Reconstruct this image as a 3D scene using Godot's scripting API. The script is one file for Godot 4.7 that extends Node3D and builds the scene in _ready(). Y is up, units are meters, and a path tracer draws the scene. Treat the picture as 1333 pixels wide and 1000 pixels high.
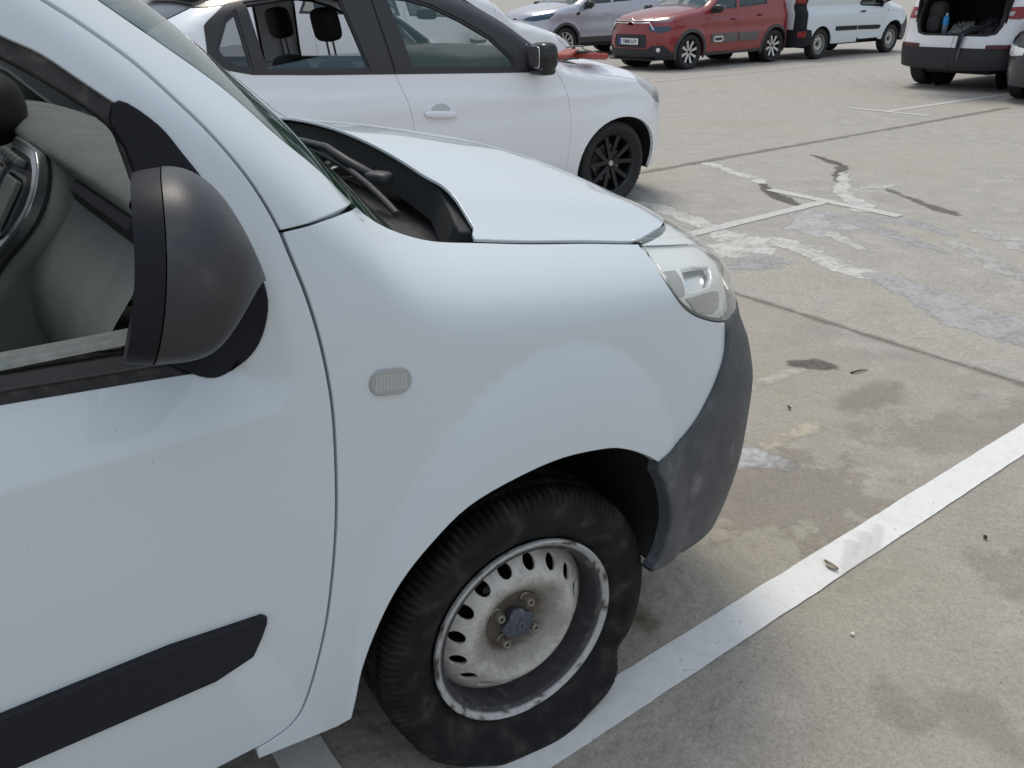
extends Node3D
# A concrete car park with a white panel van seen close up at its right front wing, a flat front tyre, and parked cars behind.

# ---------------------------------------------------------------- curves and car body surfaces
class Curves:
	static func spl(tab: PackedVector2Array, t: float) -> float:
		var n := tab.size()
		if t <= tab[0].x: return tab[0].y
		if t >= tab[n - 1].x: return tab[n - 1].y
		var i := 0
		while t > tab[i + 1].x: i += 1
		var h := tab[i + 1].x - tab[i].x
		var x := (t - tab[i].x) / h
		var m0 := slope(tab, i) * h
		var m1 := slope(tab, i + 1) * h
		var x2 := x * x
		var x3 := x2 * x
		return tab[i].y * (2 * x3 - 3 * x2 + 1) + m0 * (x3 - 2 * x2 + x) + tab[i + 1].y * (3 * x2 - 2 * x3) + m1 * (x3 - x2)

	static func slope(tab: PackedVector2Array, k: int) -> float:
		var n := tab.size()
		if k == 0: return (tab[1].y - tab[0].y) / (tab[1].x - tab[0].x)
		if k == n - 1: return (tab[n - 1].y - tab[n - 2].y) / (tab[n - 1].x - tab[n - 2].x)
		var a := (tab[k].y - tab[k - 1].y) / (tab[k].x - tab[k - 1].x)
		var b := (tab[k + 1].y - tab[k].y) / (tab[k + 1].x - tab[k].x)
		return 0.0 if a * b <= 0 else 2 * a * b / (a + b)


func curve(a: Array) -> PackedVector2Array:      # [x0, y0, x1, y1, ...]
	var p := PackedVector2Array()
	for i in a.size() / 2: p.append(Vector2(a[2 * i], a[2 * i + 1]))
	return p

# The skin of a car as a function of u (length along the car, bending round nose and tail) and height y. x forward, z to the car's right.
class Body:
	var prof: PackedVector2Array
	var ytop: PackedVector2Array
	var ztop: PackedVector2Array
	var rh: PackedVector2Array
	var rp := 2.6
	var rp_front := 0.0
	var xf0 := 0.0
	var xf1: PackedVector2Array
	var nf: PackedVector2Array
	var af := 0.8
	var xr0 := -3.0
	var xr1: PackedVector2Array
	var nr := 3.4
	var ar := 0.6
	var crown: PackedVector2Array
	var arches := []                                     # [cx, cy, rx_back, rx_front, ry, depth]
	var shoulder := 0.0                                  # the van's door band; other cars: 0
	var crease := 0.0                                    # depth of the crease along the flank
	var crease_line: PackedVector2Array
	func dz(x: float, y: float) -> float:
		var d := 0.0
		for a in arches:
			var ex: float = (x - a[0]) / (a[2] if x < a[0] else a[3])
			var ey: float = (y - a[1]) / a[4]
			var f := 1.0 - sqrt(ex * ex + ey * ey)
			if f > 0:
				f = f * f / (f + 0.014)
				var most: float = a[6] if a.size() > 6 else 0.4
				d += a[5] * most * (1.0 - exp(-f / most)) * smoothstep(a[0] - a[2] * 1.45, a[0] - a[2] * 0.75, x)
		if shoulder > 0:
			var a1 := y - 0.937
			var b1 := (-0.425 - x) / 1.2
			if a1 > 0 and b1 > 0:
				var k := 0.05
				var b := minf(a1, b1)
				if a1 < k and b1 < k: b = maxf(0, k - Vector2(k - a1, k - b1).length())
				d -= shoulder * minf(b * b / (b + 0.004), 0.10) * (1 - smoothstep(1.08, 1.2, y))
		if crease > 0:
			var e: float = y - Curves.spl(crease_line, x)
			d -= crease * smoothstep(0.0, 0.05, e) * (1.0 - smoothstep(0.05, 0.25, e))
		return d
	func pos(u: float, y: float) -> Vector3:
		var x := u
		var b := 1.0
		if u > xf0:
			var psi := minf((u - xf0) / af, PI / 2)
			var n: float = Curves.spl(nf, y)
			var sn := sin(psi)
			var c := maxf(0, cos(psi))
			var r := pow(pow(sn, n) + pow(c, n), -1.0 / n)
			x = xf0 + (Curves.spl(xf1, y) - xf0) * sn * r
			b = c * r
		elif u < xr0:
			var psi := minf((xr0 - u) / ar, PI / 2)
			var sn := sin(psi)
			var c := maxf(0, cos(psi))
			var r := pow(pow(sn, nr) + pow(c, nr), -1.0 / nr)
			x = xr0 - (xr0 - Curves.spl(xr1, y)) * sn * r
			b = c * r
		var z: float = Curves.spl(prof, y) + dz(x, y)
		var yt: float = Curves.spl(ytop, x)
		var zt: float = Curves.spl(ztop, x)
		var h: float = Curves.spl(rh, x)
		var q := clampf((y - (yt - h)) / h, 0, 1.3)
		if z > zt: z -= (z - zt) * pow(q, rp + rp_front * smoothstep(-0.30, -0.05, x))
		return Vector3(x, y, b * z)
	func edge_y(u: float) -> float:                      # height of the upper edge of the side at u
		var y := 1.0
		for i in 6: y = Curves.spl(ytop, pos(u, y).x)
		return y
	func nrm(u: float, y: float) -> Vector3:
		var h := 0.0006
		return (pos(u + h, y) - pos(u - h, y)).cross(pos(u, y + h) - pos(u, y - h)).normalized()
	func side(sgn: float, off: float) -> Callable:
		return func(p: Vector2) -> Vector3:
			var q := pos(p.x, p.y)
			if off != 0.0: q += nrm(p.x, p.y) * off
			return Vector3(q.x, q.y, q.z * sgn)
	func top(off: float) -> Callable:                    # the strip across the car between the two upper edges: bonnet, screen, roof; p = (u, s)
		return func(p: Vector2) -> Vector3:
			var e := pos(p.x, edge_y(p.x))
			var s := clampf(absf(p.y), 0, 1)
			return Vector3(e.x, e.y + Curves.spl(crown, e.x) * (1 - pow(s, 2.2)) + off, e.z * p.y)


# ---------------------------------------------------------------- materials
var mats := {}
func lin(r: float, g: float, b: float) -> Color: return Color(r, g, b).linear_to_srgb()

func mat(key: String, c: Color, rough := 0.5, metal := 0.0, more := {}) -> StandardMaterial3D:
	if mats.has(key): return mats[key]
	var m := StandardMaterial3D.new()
	m.albedo_color = c
	m.roughness = rough
	m.metallic = metal
	for k in more: m.set(k, more[k])
	mats[key] = m
	return m

func noise_tex(sd: int, freq: float, ramp: Array, size := 512, octaves := 4, type := FastNoiseLite.TYPE_SIMPLEX_SMOOTH) -> NoiseTexture2D:
	var n := FastNoiseLite.new()
	n.seed = sd
	n.noise_type = type
	n.frequency = freq
	n.fractal_octaves = octaves
	var t := NoiseTexture2D.new()
	t.width = size
	t.height = size
	t.seamless = true
	t.noise = n
	if ramp:
		var g := Gradient.new()
		g.offsets = PackedFloat32Array(ramp.map(func(r): return r[0]))
		g.colors = PackedColorArray(ramp.map(func(r): return r[1]))
		t.color_ramp = g
	return t

func bump_tex(sd: int, freq: float, strength: float, size := 512, octaves := 4) -> NoiseTexture2D:
	var t := noise_tex(sd, freq, [], size, octaves)
	t.as_normal_map = true
	t.bump_strength = strength
	return t

# ---------------------------------------------------------------- mesh building
class Piece:                                             # vertices with normals and colours, gathered into one mesh
	var v := PackedVector3Array()
	var n := PackedVector3Array()
	var c := PackedColorArray()
	var i := PackedInt32Array()
	var tint := Color.WHITE
	func add(p: Vector3, q: Vector3) -> int:
		v.append(p)
		n.append(q)
		c.append(tint)
		return v.size() - 1
	func tri(a: int, b: int, d: int) -> void:            # turns the triangle so that its front agrees with its normals
		var g := (v[b] - v[a]).cross(v[d] - v[a])
		if g.dot(n[a] + n[b] + n[d]) > 0: i.append_array([a, d, b])
		else: i.append_array([a, b, d])
	func quad(a: int, b: int, d: int, e: int) -> void:
		tri(a, b, d)
		tri(a, d, e)
	func mesh() -> ArrayMesh:
		var a := []
		a.resize(Mesh.ARRAY_MAX)
		a[Mesh.ARRAY_VERTEX] = v
		a[Mesh.ARRAY_NORMAL] = n
		a[Mesh.ARRAY_COLOR] = c
		a[Mesh.ARRAY_INDEX] = i
		var m := ArrayMesh.new()
		if v.size(): m.add_surface_from_arrays(Mesh.PRIMITIVE_TRIANGLES, a)
		return m

func dense(poly: PackedVector2Array, step: float) -> PackedVector2Array:
	var o := PackedVector2Array()
	for k in poly.size():
		var a := poly[k]
		var b := poly[(k + 1) % poly.size()]
		var m := maxi(1, ceili(a.distance_to(b) / step))
		for j in m: o.append(a.lerp(b, float(j) / m))
	return o

func smooth_line(pts: Array, per := 6) -> PackedVector2Array:   # an open Catmull-Rom line through points
	var o := PackedVector2Array()
	for k in pts.size() - 1:
		var a: Vector2 = pts[maxi(k - 1, 0)]
		var b: Vector2 = pts[k]
		var c: Vector2 = pts[k + 1]
		var d: Vector2 = pts[mini(k + 2, pts.size() - 1)]
		for j in per: o.append(b.cubic_interpolate(c, a, d, float(j) / per))
	o.append(pts[-1])
	return o

func inset(poly: PackedVector2Array, d: float) -> PackedVector2Array:
	var best := poly
	var most := 0.0
	for q in Geometry2D.offset_polygon(poly, -d, Geometry2D.JOIN_ROUND if d < 0 else Geometry2D.JOIN_MITER):
		var s := absf(area2(q))
		if s > most:
			most = s
			best = q
	return best

func area2(p: PackedVector2Array) -> float:
	var s := 0.0
	for k in p.size(): s += p[k].cross(p[(k + 1) % p.size()])
	return s / 2

# A sheet of skin: the outline (less its holes) lies in the two coordinates of f, which places it in space. Its edges are rounded and turned in by lip.
# p may gather into an existing piece. out is a point that tells outside from inside through the normal.
func skin(outline: PackedVector2Array, holes: Array, f: Callable, cell: float, lip := 0.018, r := 0.0015, flip := false, p: Piece = null, tint = null) -> Piece:
	if p == null: p = Piece.new()
	var known := {}
	var h := 0.0008
	var at := func(q: Vector2) -> int:
		var key := Vector2i(roundi(q.x * 20000), roundi(q.y * 20000))
		if known.has(key): return known[key]
		var o: Vector3 = f.call(q)
		var nn: Vector3 = (f.call(q + Vector2(h, 0)) - f.call(q - Vector2(h, 0))).cross(f.call(q + Vector2(0, h)) - f.call(q - Vector2(0, h))).normalized()
		if flip: nn = -nn
		if tint != null: p.tint = tint.call(q, o)
		known[key] = p.add(o, nn)
		return known[key]
	var lo := outline[0]
	var hi := outline[0]
	for q in outline:
		lo = lo.min(q)
		hi = hi.max(q)
	var nx := maxi(1, ceili((hi.x - lo.x) / cell))
	var ny := maxi(1, ceili((hi.y - lo.y) / cell))
	for ix in nx:
		var x0 := lo.x + ix * cell
		var column := Geometry2D.intersect_polygons(outline, PackedVector2Array([Vector2(x0, lo.y - 1), Vector2(x0 + cell, lo.y - 1), Vector2(x0 + cell, hi.y + 1), Vector2(x0, hi.y + 1)]))
		for iy in ny:
			var y0 := lo.y + iy * cell
			var box := PackedVector2Array([Vector2(x0, y0), Vector2(x0 + cell, y0), Vector2(x0 + cell, y0 + cell), Vector2(x0, y0 + cell)])
			var bits := []
			for col in column: bits.append_array(Geometry2D.intersect_polygons(col, box))
			for hole in holes:
				var left := []
				for b in bits: left.append_array(Geometry2D.clip_polygons(b, hole))
				bits = left
			for b in bits:
				if b.size() < 3: continue
				var t := Geometry2D.triangulate_polygon(b)
				if t.is_empty():
					for k in range(1, b.size() - 1): t.append_array([0, k, k + 1])
				var ids := []
				for q in b: ids.append(at.call(q))
				for k in t.size() / 3: p.tri(ids[t[3 * k]], ids[t[3 * k + 1]], ids[t[3 * k + 2]])
	if lip > 0:
		var loops := [[outline, 1.0]]
		for hole in holes: loops.append([hole, -1.0])
		for l in loops:
			rim(dense(l[0], cell * 0.7), f, lip, r, l[1], flip, p, tint)
	return p

func rim(loop: PackedVector2Array, f: Callable, lip: float, r: float, sign_out: float, flip: bool, p: Piece, tint = null) -> void:
	var h := 0.0008
	var n := loop.size()
	var turn := 1.0 if Geometry2D.is_polygon_clockwise(loop) else -1.0
	var rows := []
	for k in n:
		var q := loop[k]
		var d := (loop[(k + 1) % n] - loop[(k + n - 1) % n]).normalized()
		var o2 := Vector2(-d.y, d.x) * turn * sign_out
		var o: Vector3 = f.call(q)
		var nn: Vector3 = (f.call(q + Vector2(h, 0)) - f.call(q - Vector2(h, 0))).cross(f.call(q + Vector2(0, h)) - f.call(q - Vector2(0, h))).normalized()
		if flip: nn = -nn
		var out: Vector3 = f.call(q + o2 * h) - f.call(q - o2 * h)
		out = (out - nn * out.dot(nn)).normalized()
		if tint != null: p.tint = tint.call(q, o)
		rows.append([p.add(o, nn), p.add(o + out * r * 0.71 - nn * r * 0.29, (nn + out).normalized()), p.add(o + out * r - nn * r, out), p.add(o + out * r - nn * lip, out)])
	for k in n:
		var a: Array = rows[k]
		var b: Array = rows[(k + 1) % n]
		for j in 3: p.quad(a[j], a[j + 1], b[j + 1], b[j])

# A grid of points given by f(u, v) with u, v in 0..1
func sheet(f: Callable, nu: int, nv: int, flip := false, p: Piece = null, tint = null) -> Piece:
	if p == null: p = Piece.new()
	var base := p.v.size()
	for j in nv + 1:
		for k in nu + 1:
			var u := float(k) / nu
			var v := float(j) / nv
			var e := 0.002
			var du: Vector3 = f.call(minf(u + e, 1), v) - f.call(maxf(u - e, 0), v)
			var dv: Vector3 = f.call(u, minf(v + e, 1)) - f.call(u, maxf(v - e, 0))
			if du.length() < 1e-7: du = f.call(minf(u + e, 1), clampf(v, 0.02, 0.98)) - f.call(maxf(u - e, 0), clampf(v, 0.02, 0.98))
			var nn := du.cross(dv).normalized()
			var o: Vector3 = f.call(u, v)
			if tint != null: p.tint = tint.call(Vector2(u, v), o)
			p.add(o, -nn if flip else nn)
	for j in nv:
		for k in nu:
			var a := base + j * (nu + 1) + k
			p.quad(a, a + 1, a + nu + 2, a + nu + 1)
	return p

# A lathe round the z axis: profile points (radius, z); hard edges where the profile turns by more than about 40 degrees
func lathe(pts: Array, seg := 48, p: Piece = null, at := Transform3D(), tint = null, bend = null) -> Piece:
	if p == null: p = Piece.new()
	for k in pts.size() - 1:
		var a: Vector2 = pts[k]
		var b: Vector2 = pts[k + 1]
		var d := (b - a).normalized()
		var n2 := Vector2(-d.y, d.x)
		var na := n2
		var nb := n2
		if k > 0:
			var e: Vector2 = (a - pts[k - 1]).normalized()
			var m := Vector2(-e.y, e.x)
			if m.dot(n2) > 0.75: na = (m + n2).normalized()
		if k < pts.size() - 2:
			var e: Vector2 = (pts[k + 2] - b).normalized()
			var m := Vector2(-e.y, e.x)
			if m.dot(n2) > 0.75: nb = (m + n2).normalized()
		var start := p.v.size()
		for j in seg + 1:
			var ang := TAU * j / seg
			var cs := Vector2(cos(ang), sin(ang))
			for w in [[a, na], [b, nb]]:
				var o := Vector3(cs.x * w[0].x, cs.y * w[0].x, w[0].y)
				if bend != null: o = bend.call(o)
				if tint != null: p.tint = tint.call(Vector2(w[0].x, ang), o)
				p.add(at * o, (at.basis * Vector3(cs.x * w[1].x, cs.y * w[1].x, w[1].y)).normalized())
		for j in seg:
			var s := start + 2 * j
			p.quad(s, s + 1, s + 3, s + 2)
	return p

# A box with chamfered edges
func block(size: Vector3, at := Transform3D(), ch := 0.004, p: Piece = null) -> Piece:
	if p == null: p = Piece.new()
	var h := size / 2
	var c := minf(ch, minf(h.x, minf(h.y, h.z)) * 0.6)
	for ax in 3:
		for s in [-1.0, 1.0]:
			var n := Vector3.ZERO
			n[ax] = s
			var b := (ax + 1) % 3
			var d := (ax + 2) % 3
			var ids := []
			for w in [[-1, -1], [1, -1], [1, 1], [-1, 1]]:
				var o := Vector3.ZERO
				o[ax] = s * h[ax]
				o[b] = w[0] * (h[b] - c)
				o[d] = w[1] * (h[d] - c)
				ids.append(p.add(at * o, (at.basis * n).normalized()))
			p.quad(ids[0], ids[1], ids[2], ids[3])
	for ax in 3:
		var b := (ax + 1) % 3
		var d := (ax + 2) % 3
		for s in [-1.0, 1.0]:
			for t in [-1.0, 1.0]:
				var n := Vector3.ZERO
				n[b] = s
				n[d] = t
				n = (at.basis * n).normalized()
				var ids := []
				for w in [[-1, 0], [1, 0], [1, 1], [-1, 1]]:
					var o := Vector3.ZERO
					o[ax] = w[0] * (h[ax] - c)
					o[b] = s * (h[b] - (c if w[1] else 0.0))
					o[d] = t * (h[d] - (0.0 if w[1] else c))
					ids.append(p.add(at * o, n))
				p.quad(ids[0], ids[1], ids[2], ids[3])
	for sx in [-1.0, 1.0]:
		for sy in [-1.0, 1.0]:
			for sz in [-1.0, 1.0]:
				var s := Vector3(sx, sy, sz)
				var ids := []
				for ax in 3:
					var o := s * (h - Vector3.ONE * c)
					o[ax] = s[ax] * h[ax]
					ids.append(p.add(at * o, (at.basis * s).normalized()))
				p.tri(ids[0], ids[1], ids[2])
	return p

# A tube along points, its radius given for the start and the end
func tube(pts: Array, r0: float, r1: float, seg := 8, p: Piece = null) -> Piece:
	if p == null: p = Piece.new()
	var start := p.v.size()
	var side_v := Vector3.UP
	for k in pts.size():
		var d: Vector3 = (pts[mini(k + 1, pts.size() - 1)] - pts[maxi(k - 1, 0)]).normalized()
		if absf(side_v.dot(d)) > 0.95: side_v = Vector3.RIGHT
		var a := (side_v - d * side_v.dot(d)).normalized()
		side_v = a
		var b := d.cross(a)
		var r := lerpf(r0, r1, float(k) / maxi(1, pts.size() - 1))
		for j in seg:
			var n := a * cos(TAU * j / seg) + b * sin(TAU * j / seg)
			p.add(pts[k] + n * r, n)
	for k in pts.size() - 1:
		for j in seg:
			var s := start + k * seg
			p.quad(s + j, s + (j + 1) % seg, s + seg + (j + 1) % seg, s + seg + j)
	for e in [[0, -1.0], [pts.size() - 1, 1.0]]:
		var d: Vector3 = (pts[mini(e[0] + 1, pts.size() - 1)] - pts[maxi(e[0] - 1, 0)]).normalized() * e[1]
		var c := p.add(pts[e[0]], d)
		var ring := []
		for j in seg: ring.append(p.add(p.v[start + e[0] * seg + j], d))
		for j in seg: p.tri(c, ring[j], ring[(j + 1) % seg])
	return p

# A rounded cushion: a superellipsoid
func pillow(size: Vector3, at := Transform3D(), e := 0.45, p: Piece = null, nu := 20, nv := 12) -> Piece:
	if p == null: p = Piece.new()
	var sp := func(x: float, k: float) -> float: return signf(x) * pow(absf(x), k)
	var start := p.v.size()
	for j in nv + 1:
		var b := -PI / 2 + PI * j / nv
		for k in nu + 1:
			var a := TAU * k / nu
			var o := Vector3(sp.call(cos(b), e) * sp.call(cos(a), e), sp.call(sin(b), e), sp.call(cos(b), e) * sp.call(sin(a), e))
			var n := Vector3(sp.call(cos(b), 2 - e) * sp.call(cos(a), 2 - e), sp.call(sin(b), 2 - e), sp.call(cos(b), 2 - e) * sp.call(sin(a), 2 - e))
			p.add(at * (o * size / 2), (at.basis * (n / size)).normalized())
	for j in nv:
		for k in nu:
			var a := start + j * (nu + 1) + k
			p.quad(a, a + 1, a + nu + 2, a + nu + 1)
	return p

# An outline in a plane pushed out to a thickness: t places it (outline in x, y; thickness along z)
func plate(poly: PackedVector2Array, thick: float, t: Transform3D, ch := 0.002, p: Piece = null) -> Piece:
	var f := func(q: Vector2) -> Vector3: return t * Vector3(q.x, q.y, thick)
	return skin(poly, [], f, 0.5, thick, ch, false, p)

func capsule2(w: float, h: float, seg := 10) -> PackedVector2Array:   # a stadium, w long and h high
	var o := PackedVector2Array()
	for k in seg + 1: o.append(Vector2(w / 2 - h / 2, 0) + Vector2.from_angle(-PI / 2 + PI * k / seg) * h / 2)
	for k in seg + 1: o.append(Vector2(-w / 2 + h / 2, 0) + Vector2.from_angle(PI / 2 + PI * k / seg) * h / 2)
	return o

func oval(c: Vector2, rx: float, ry: float, seg := 24, a0 := 0.0, a1 := TAU) -> PackedVector2Array:
	var o := PackedVector2Array()
	var whole := a1 - a0 > TAU - 0.01
	for k in seg + (0 if whole else 1): o.append(c + Vector2(cos(a0 + (a1 - a0) * k / seg) * rx, sin(a0 + (a1 - a0) * k / seg) * ry))
	return o

func rounded(w: float, h: float, r: float, c := Vector2.ZERO, seg := 5) -> PackedVector2Array:
	var o := PackedVector2Array()
	for q in 4:
		var k := c + Vector2((w / 2 - r) * (1 if q in [0, 3] else -1), (h / 2 - r) * (1 if q < 2 else -1))
		for j in seg + 1: o.append(k + Vector2.from_angle(PI / 2 * (q + float(j) / seg)) * r)
	return o

func tf(o: Vector3, rot := Vector3.ZERO) -> Transform3D: return Transform3D(Basis.from_euler(rot * PI / 180), o)

# ---------------------------------------------------------------- the scene tree
var taken := {}
func numbered(called: String) -> String:
	var k: int = taken.get(called, 0)
	taken[called] = k + 1
	return called if k == 0 else "%s_%03d" % [called, k]

func thing(called: String, label: String, category: String, at := Vector3.ZERO, turn := 0.0, group := "") -> Node3D:
	var o := Node3D.new()
	o.name = numbered(called)
	add_child(o)
	o.position = at
	o.rotation.y = turn
	tag(o, label, category, group)
	return o

func tag(o: Node, label: String, category := "", group := "") -> void:
	o.set_meta("label", label)
	if category: o.set_meta("category", category)
	if group: o.set_meta("group", group)

func part(called: String, p: Variant, m: Material, parent: Node, at := Transform3D(), label := "") -> MeshInstance3D:
	var o := MeshInstance3D.new()
	o.mesh = p.mesh() if p is Piece else p
	o.material_override = m
	o.transform = at
	var n := called
	var k := 0
	while parent.has_node(n):
		k += 1
		n = "%s_%03d" % [called, k]
	o.name = n
	parent.add_child(o, true)
	if label: o.set_meta("label", label)
	return o

func group(called: String, parent: Node, at := Transform3D(), label := "") -> Node3D:
	var o := Node3D.new()
	var n := called
	var k := 0
	while parent.has_node(n):
		k += 1
		n = "%s_%03d" % [called, k]
	o.name = n
	o.transform = at
	parent.add_child(o, true)
	if label: o.set_meta("label", label)
	return o

func struct(called: String, p: Variant, m: Material) -> MeshInstance3D:
	var o := MeshInstance3D.new()
	o.mesh = p.mesh() if p is Piece else p
	o.material_override = m
	o.name = numbered(called)
	add_child(o)
	o.set_meta("kind", "structure")
	return o

# ---------------------------------------------------------------- the scene
func _ready() -> void:
	camera_and_light()
	ground()
	main_van()
	corsa()
	background_cars()
	litter()

func camera_and_light() -> void:
	var cam := Camera3D.new()
	cam.name = "camera"
	cam.keep_aspect = Camera3D.KEEP_HEIGHT
	cam.fov = rad_to_deg(2 * atan(500.0 / 1122.5))
	cam.near = 0.05
	cam.far = 600
	add_child(cam)
	var yaw := 0.627
	var pitch := 0.427
	var roll := -0.02
	var w := Vector3(sin(yaw) * cos(pitch), -sin(pitch), -cos(yaw) * cos(pitch))
	var right := Vector3(cos(yaw), 0, sin(yaw))
	var up := right.cross(w)
	cam.transform = Transform3D(Basis(right * cos(roll) + up * sin(roll), up * cos(roll) - right * sin(roll), -w), Vector3(-0.835, 1.465, 1.961))
	cam.current = true

	var env := Environment.new()
	env.background_mode = Environment.BG_SKY
	env.tonemap_mode = Environment.TONE_MAPPER_LINEAR
	env.tonemap_exposure = 1.13
	env.sdfgi_enabled = true
	env.ssao_enabled = true
	env.ssil_enabled = true
	var sky := Sky.new()
	var sm := PanoramaSkyMaterial.new()
	sm.panorama = cloudy_sky()
	sky.sky_material = sm
	env.sky = sky
	env.background_energy_multiplier = 0.72
	var we := WorldEnvironment.new()
	we.name = "world_environment"
	we.environment = env
	add_child(we)

	var sun := DirectionalLight3D.new()
	sun.name = "sun"
	sun.light_color = Color(1.0, 0.96, 0.9)
	sun.light_energy = 0.55
	sun.light_angular_distance = 24.0
	sun.shadow_enabled = true
	add_child(sun)
	sun.look_at_from_position(Vector3.ZERO, -sun_dir())

func sun_dir() -> Vector3: return Vector3(0.3, 1.5, -0.7).normalized()   # towards the sun

# A bright sky of broken cloud: white cloud sheets with paler blue between, brighter round the veiled sun
func cloudy_sky() -> ImageTexture:
	var w := 1024
	var h := 512
	var im := Image.create_empty(w, h, false, Image.FORMAT_RGBF)
	var n := FastNoiseLite.new()
	n.seed = 11
	n.noise_type = FastNoiseLite.TYPE_SIMPLEX_SMOOTH
	n.frequency = 0.55
	n.fractal_octaves = 5
	var to_sun := sun_dir()
	for y in h:
		var el := PI / 2 - PI * (y + 0.5) / h
		for x in w:
			var az := TAU * (x + 0.5) / w
			var d := Vector3(sin(az) * cos(el), sin(el), -cos(az) * cos(el))
			d = Vector3(-d.x, d.y, -d.z)
			var c := Color(0.30, 0.29, 0.27)
			if el > 0:
				var flat := Vector3(d.x, 0, d.z) / (d.y + 0.18)
				var cl := n.get_noise_3d(flat.x * 1.6, 0.0, flat.z * 1.6)
				cl = smoothstep(-0.22, 0.30, cl)
				cl = lerpf(cl, 0.75, smoothstep(0.35, 0.0, el))
				var blue := Color(0.50, 0.64, 0.88).lerp(Color(0.76, 0.83, 0.92), pow(1 - d.y, 2.0))
				var toward := maxf(0, d.dot(to_sun))
				var white := Color(0.93, 0.95, 0.98) * (0.78 + 0.35 * pow(toward, 3.0) + 0.6 * pow(toward, 14.0))
				c = blue.lerp(white, cl)
			im.set_pixel(x, y, c)
	return ImageTexture.create_from_image(im)

# ---------------------------------------------------------------- the ground
func flat_sheet(poly: PackedVector2Array, y: float, cell := 4.0, p: Piece = null) -> Piece:
	return skin(poly, [], func(q: Vector2) -> Vector3: return Vector3(q.x, y, q.y), cell, 0.0, 0.0, true, p)

func xz(a: Array) -> PackedVector2Array: return curve(a)

# A patch with an irregular edge
func ragged(poly: PackedVector2Array, sd: int, amount: float, step := 0.03) -> PackedVector2Array:
	var n := FastNoiseLite.new()
	n.seed = sd
	n.frequency = 5.0
	n.fractal_octaves = 4
	n.fractal_gain = 0.65
	var o := PackedVector2Array()
	for q in dense(poly, step): o.append(q + Vector2(n.get_noise_2d(q.x, q.y), n.get_noise_2d(q.x + 40, q.y + 9)) * amount)
	return o

func seamless(sd: int, freq: float, size: int, octaves := 5, gain := 0.6) -> PackedByteArray:
	var n := FastNoiseLite.new()
	n.seed = sd
	n.noise_type = FastNoiseLite.TYPE_SIMPLEX_SMOOTH
	n.frequency = freq
	n.fractal_octaves = octaves
	n.fractal_gain = gain
	var im := n.get_seamless_image(size, size)
	im.convert(Image.FORMAT_L8)
	return im.get_data()

# what 11 m of old concrete look like: mottling, darker stains, pale dust, fine grain
func concrete_tex(metres: float, sd: int, tone: Vector3) -> ImageTexture:
	var size := 1536
	var f0 := metres / 11.3
	var big := seamless(sd, 0.0035 * f0, size, 5, 0.6)
	var mid := seamless(sd + 18, 0.022 * f0, size, 5, 0.7)
	var fine := seamless(sd + 6, 0.16, size, 3, 0.8)
	var rng := RandomNumberGenerator.new()
	rng.seed = 5
	var bytes := PackedByteArray()
	bytes.resize(size * size * 3)
	for k in size * size:
		var b := big[k] / 127.5 - 1.0
		var m := mid[k] / 127.5 - 1.0
		var f := fine[k] / 127.5 - 1.0
		var dark := smoothstep(0.15, 0.75, 0.55 * m + 0.8 * b)
		var pale := smoothstep(0.25, 0.8, 0.6 * m - 0.6 * b)
		var v := (1.0 + 0.09 * b + 0.10 * m + 0.17 * f + rng.randf_range(-0.15, 0.15)) * (1.0 - 0.15 * dark + 0.13 * pale) * (0.72 if rng.randf() < 0.012 else 1.0)
		v = pow(maxf(v, 0.05), 0.4545)
		bytes[3 * k] = clampi(int(tone.x * v), 0, 255)
		bytes[3 * k + 1] = clampi(int(tone.y * v), 0, 255)
		bytes[3 * k + 2] = clampi(int((tone.z - 4.0 * b) * v), 0, 255)
	return ImageTexture.create_from_image(Image.create_from_data(size, size, false, Image.FORMAT_RGB8, bytes))

func paint_tex(sd: int, wear: float) -> ImageTexture:
	var im := Image.create_empty(512, 512, false, Image.FORMAT_RGBA8)
	var a := FastNoiseLite.new()
	a.seed = sd
	a.frequency = 0.02
	a.fractal_octaves = 5
	a.fractal_gain = 0.75
	var rng := RandomNumberGenerator.new()
	rng.seed = sd
	for y in 512:
		for x in 512:
			var n := a.get_noise_2d(x, y) + rng.randf_range(-0.22, 0.22)
			var k := 1.0 + 0.14 * n
			var c := Color(0.76, 0.755, 0.725) * k
			c = c.lerp(Color(0.36, 0.335, 0.30), smoothstep(0.52 - wear, 0.75 - wear, n) * 0.75)
			im.set_pixel(x, y, Color(c.r, c.g, c.b).linear_to_srgb())
	return ImageTexture.create_from_image(im)

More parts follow.
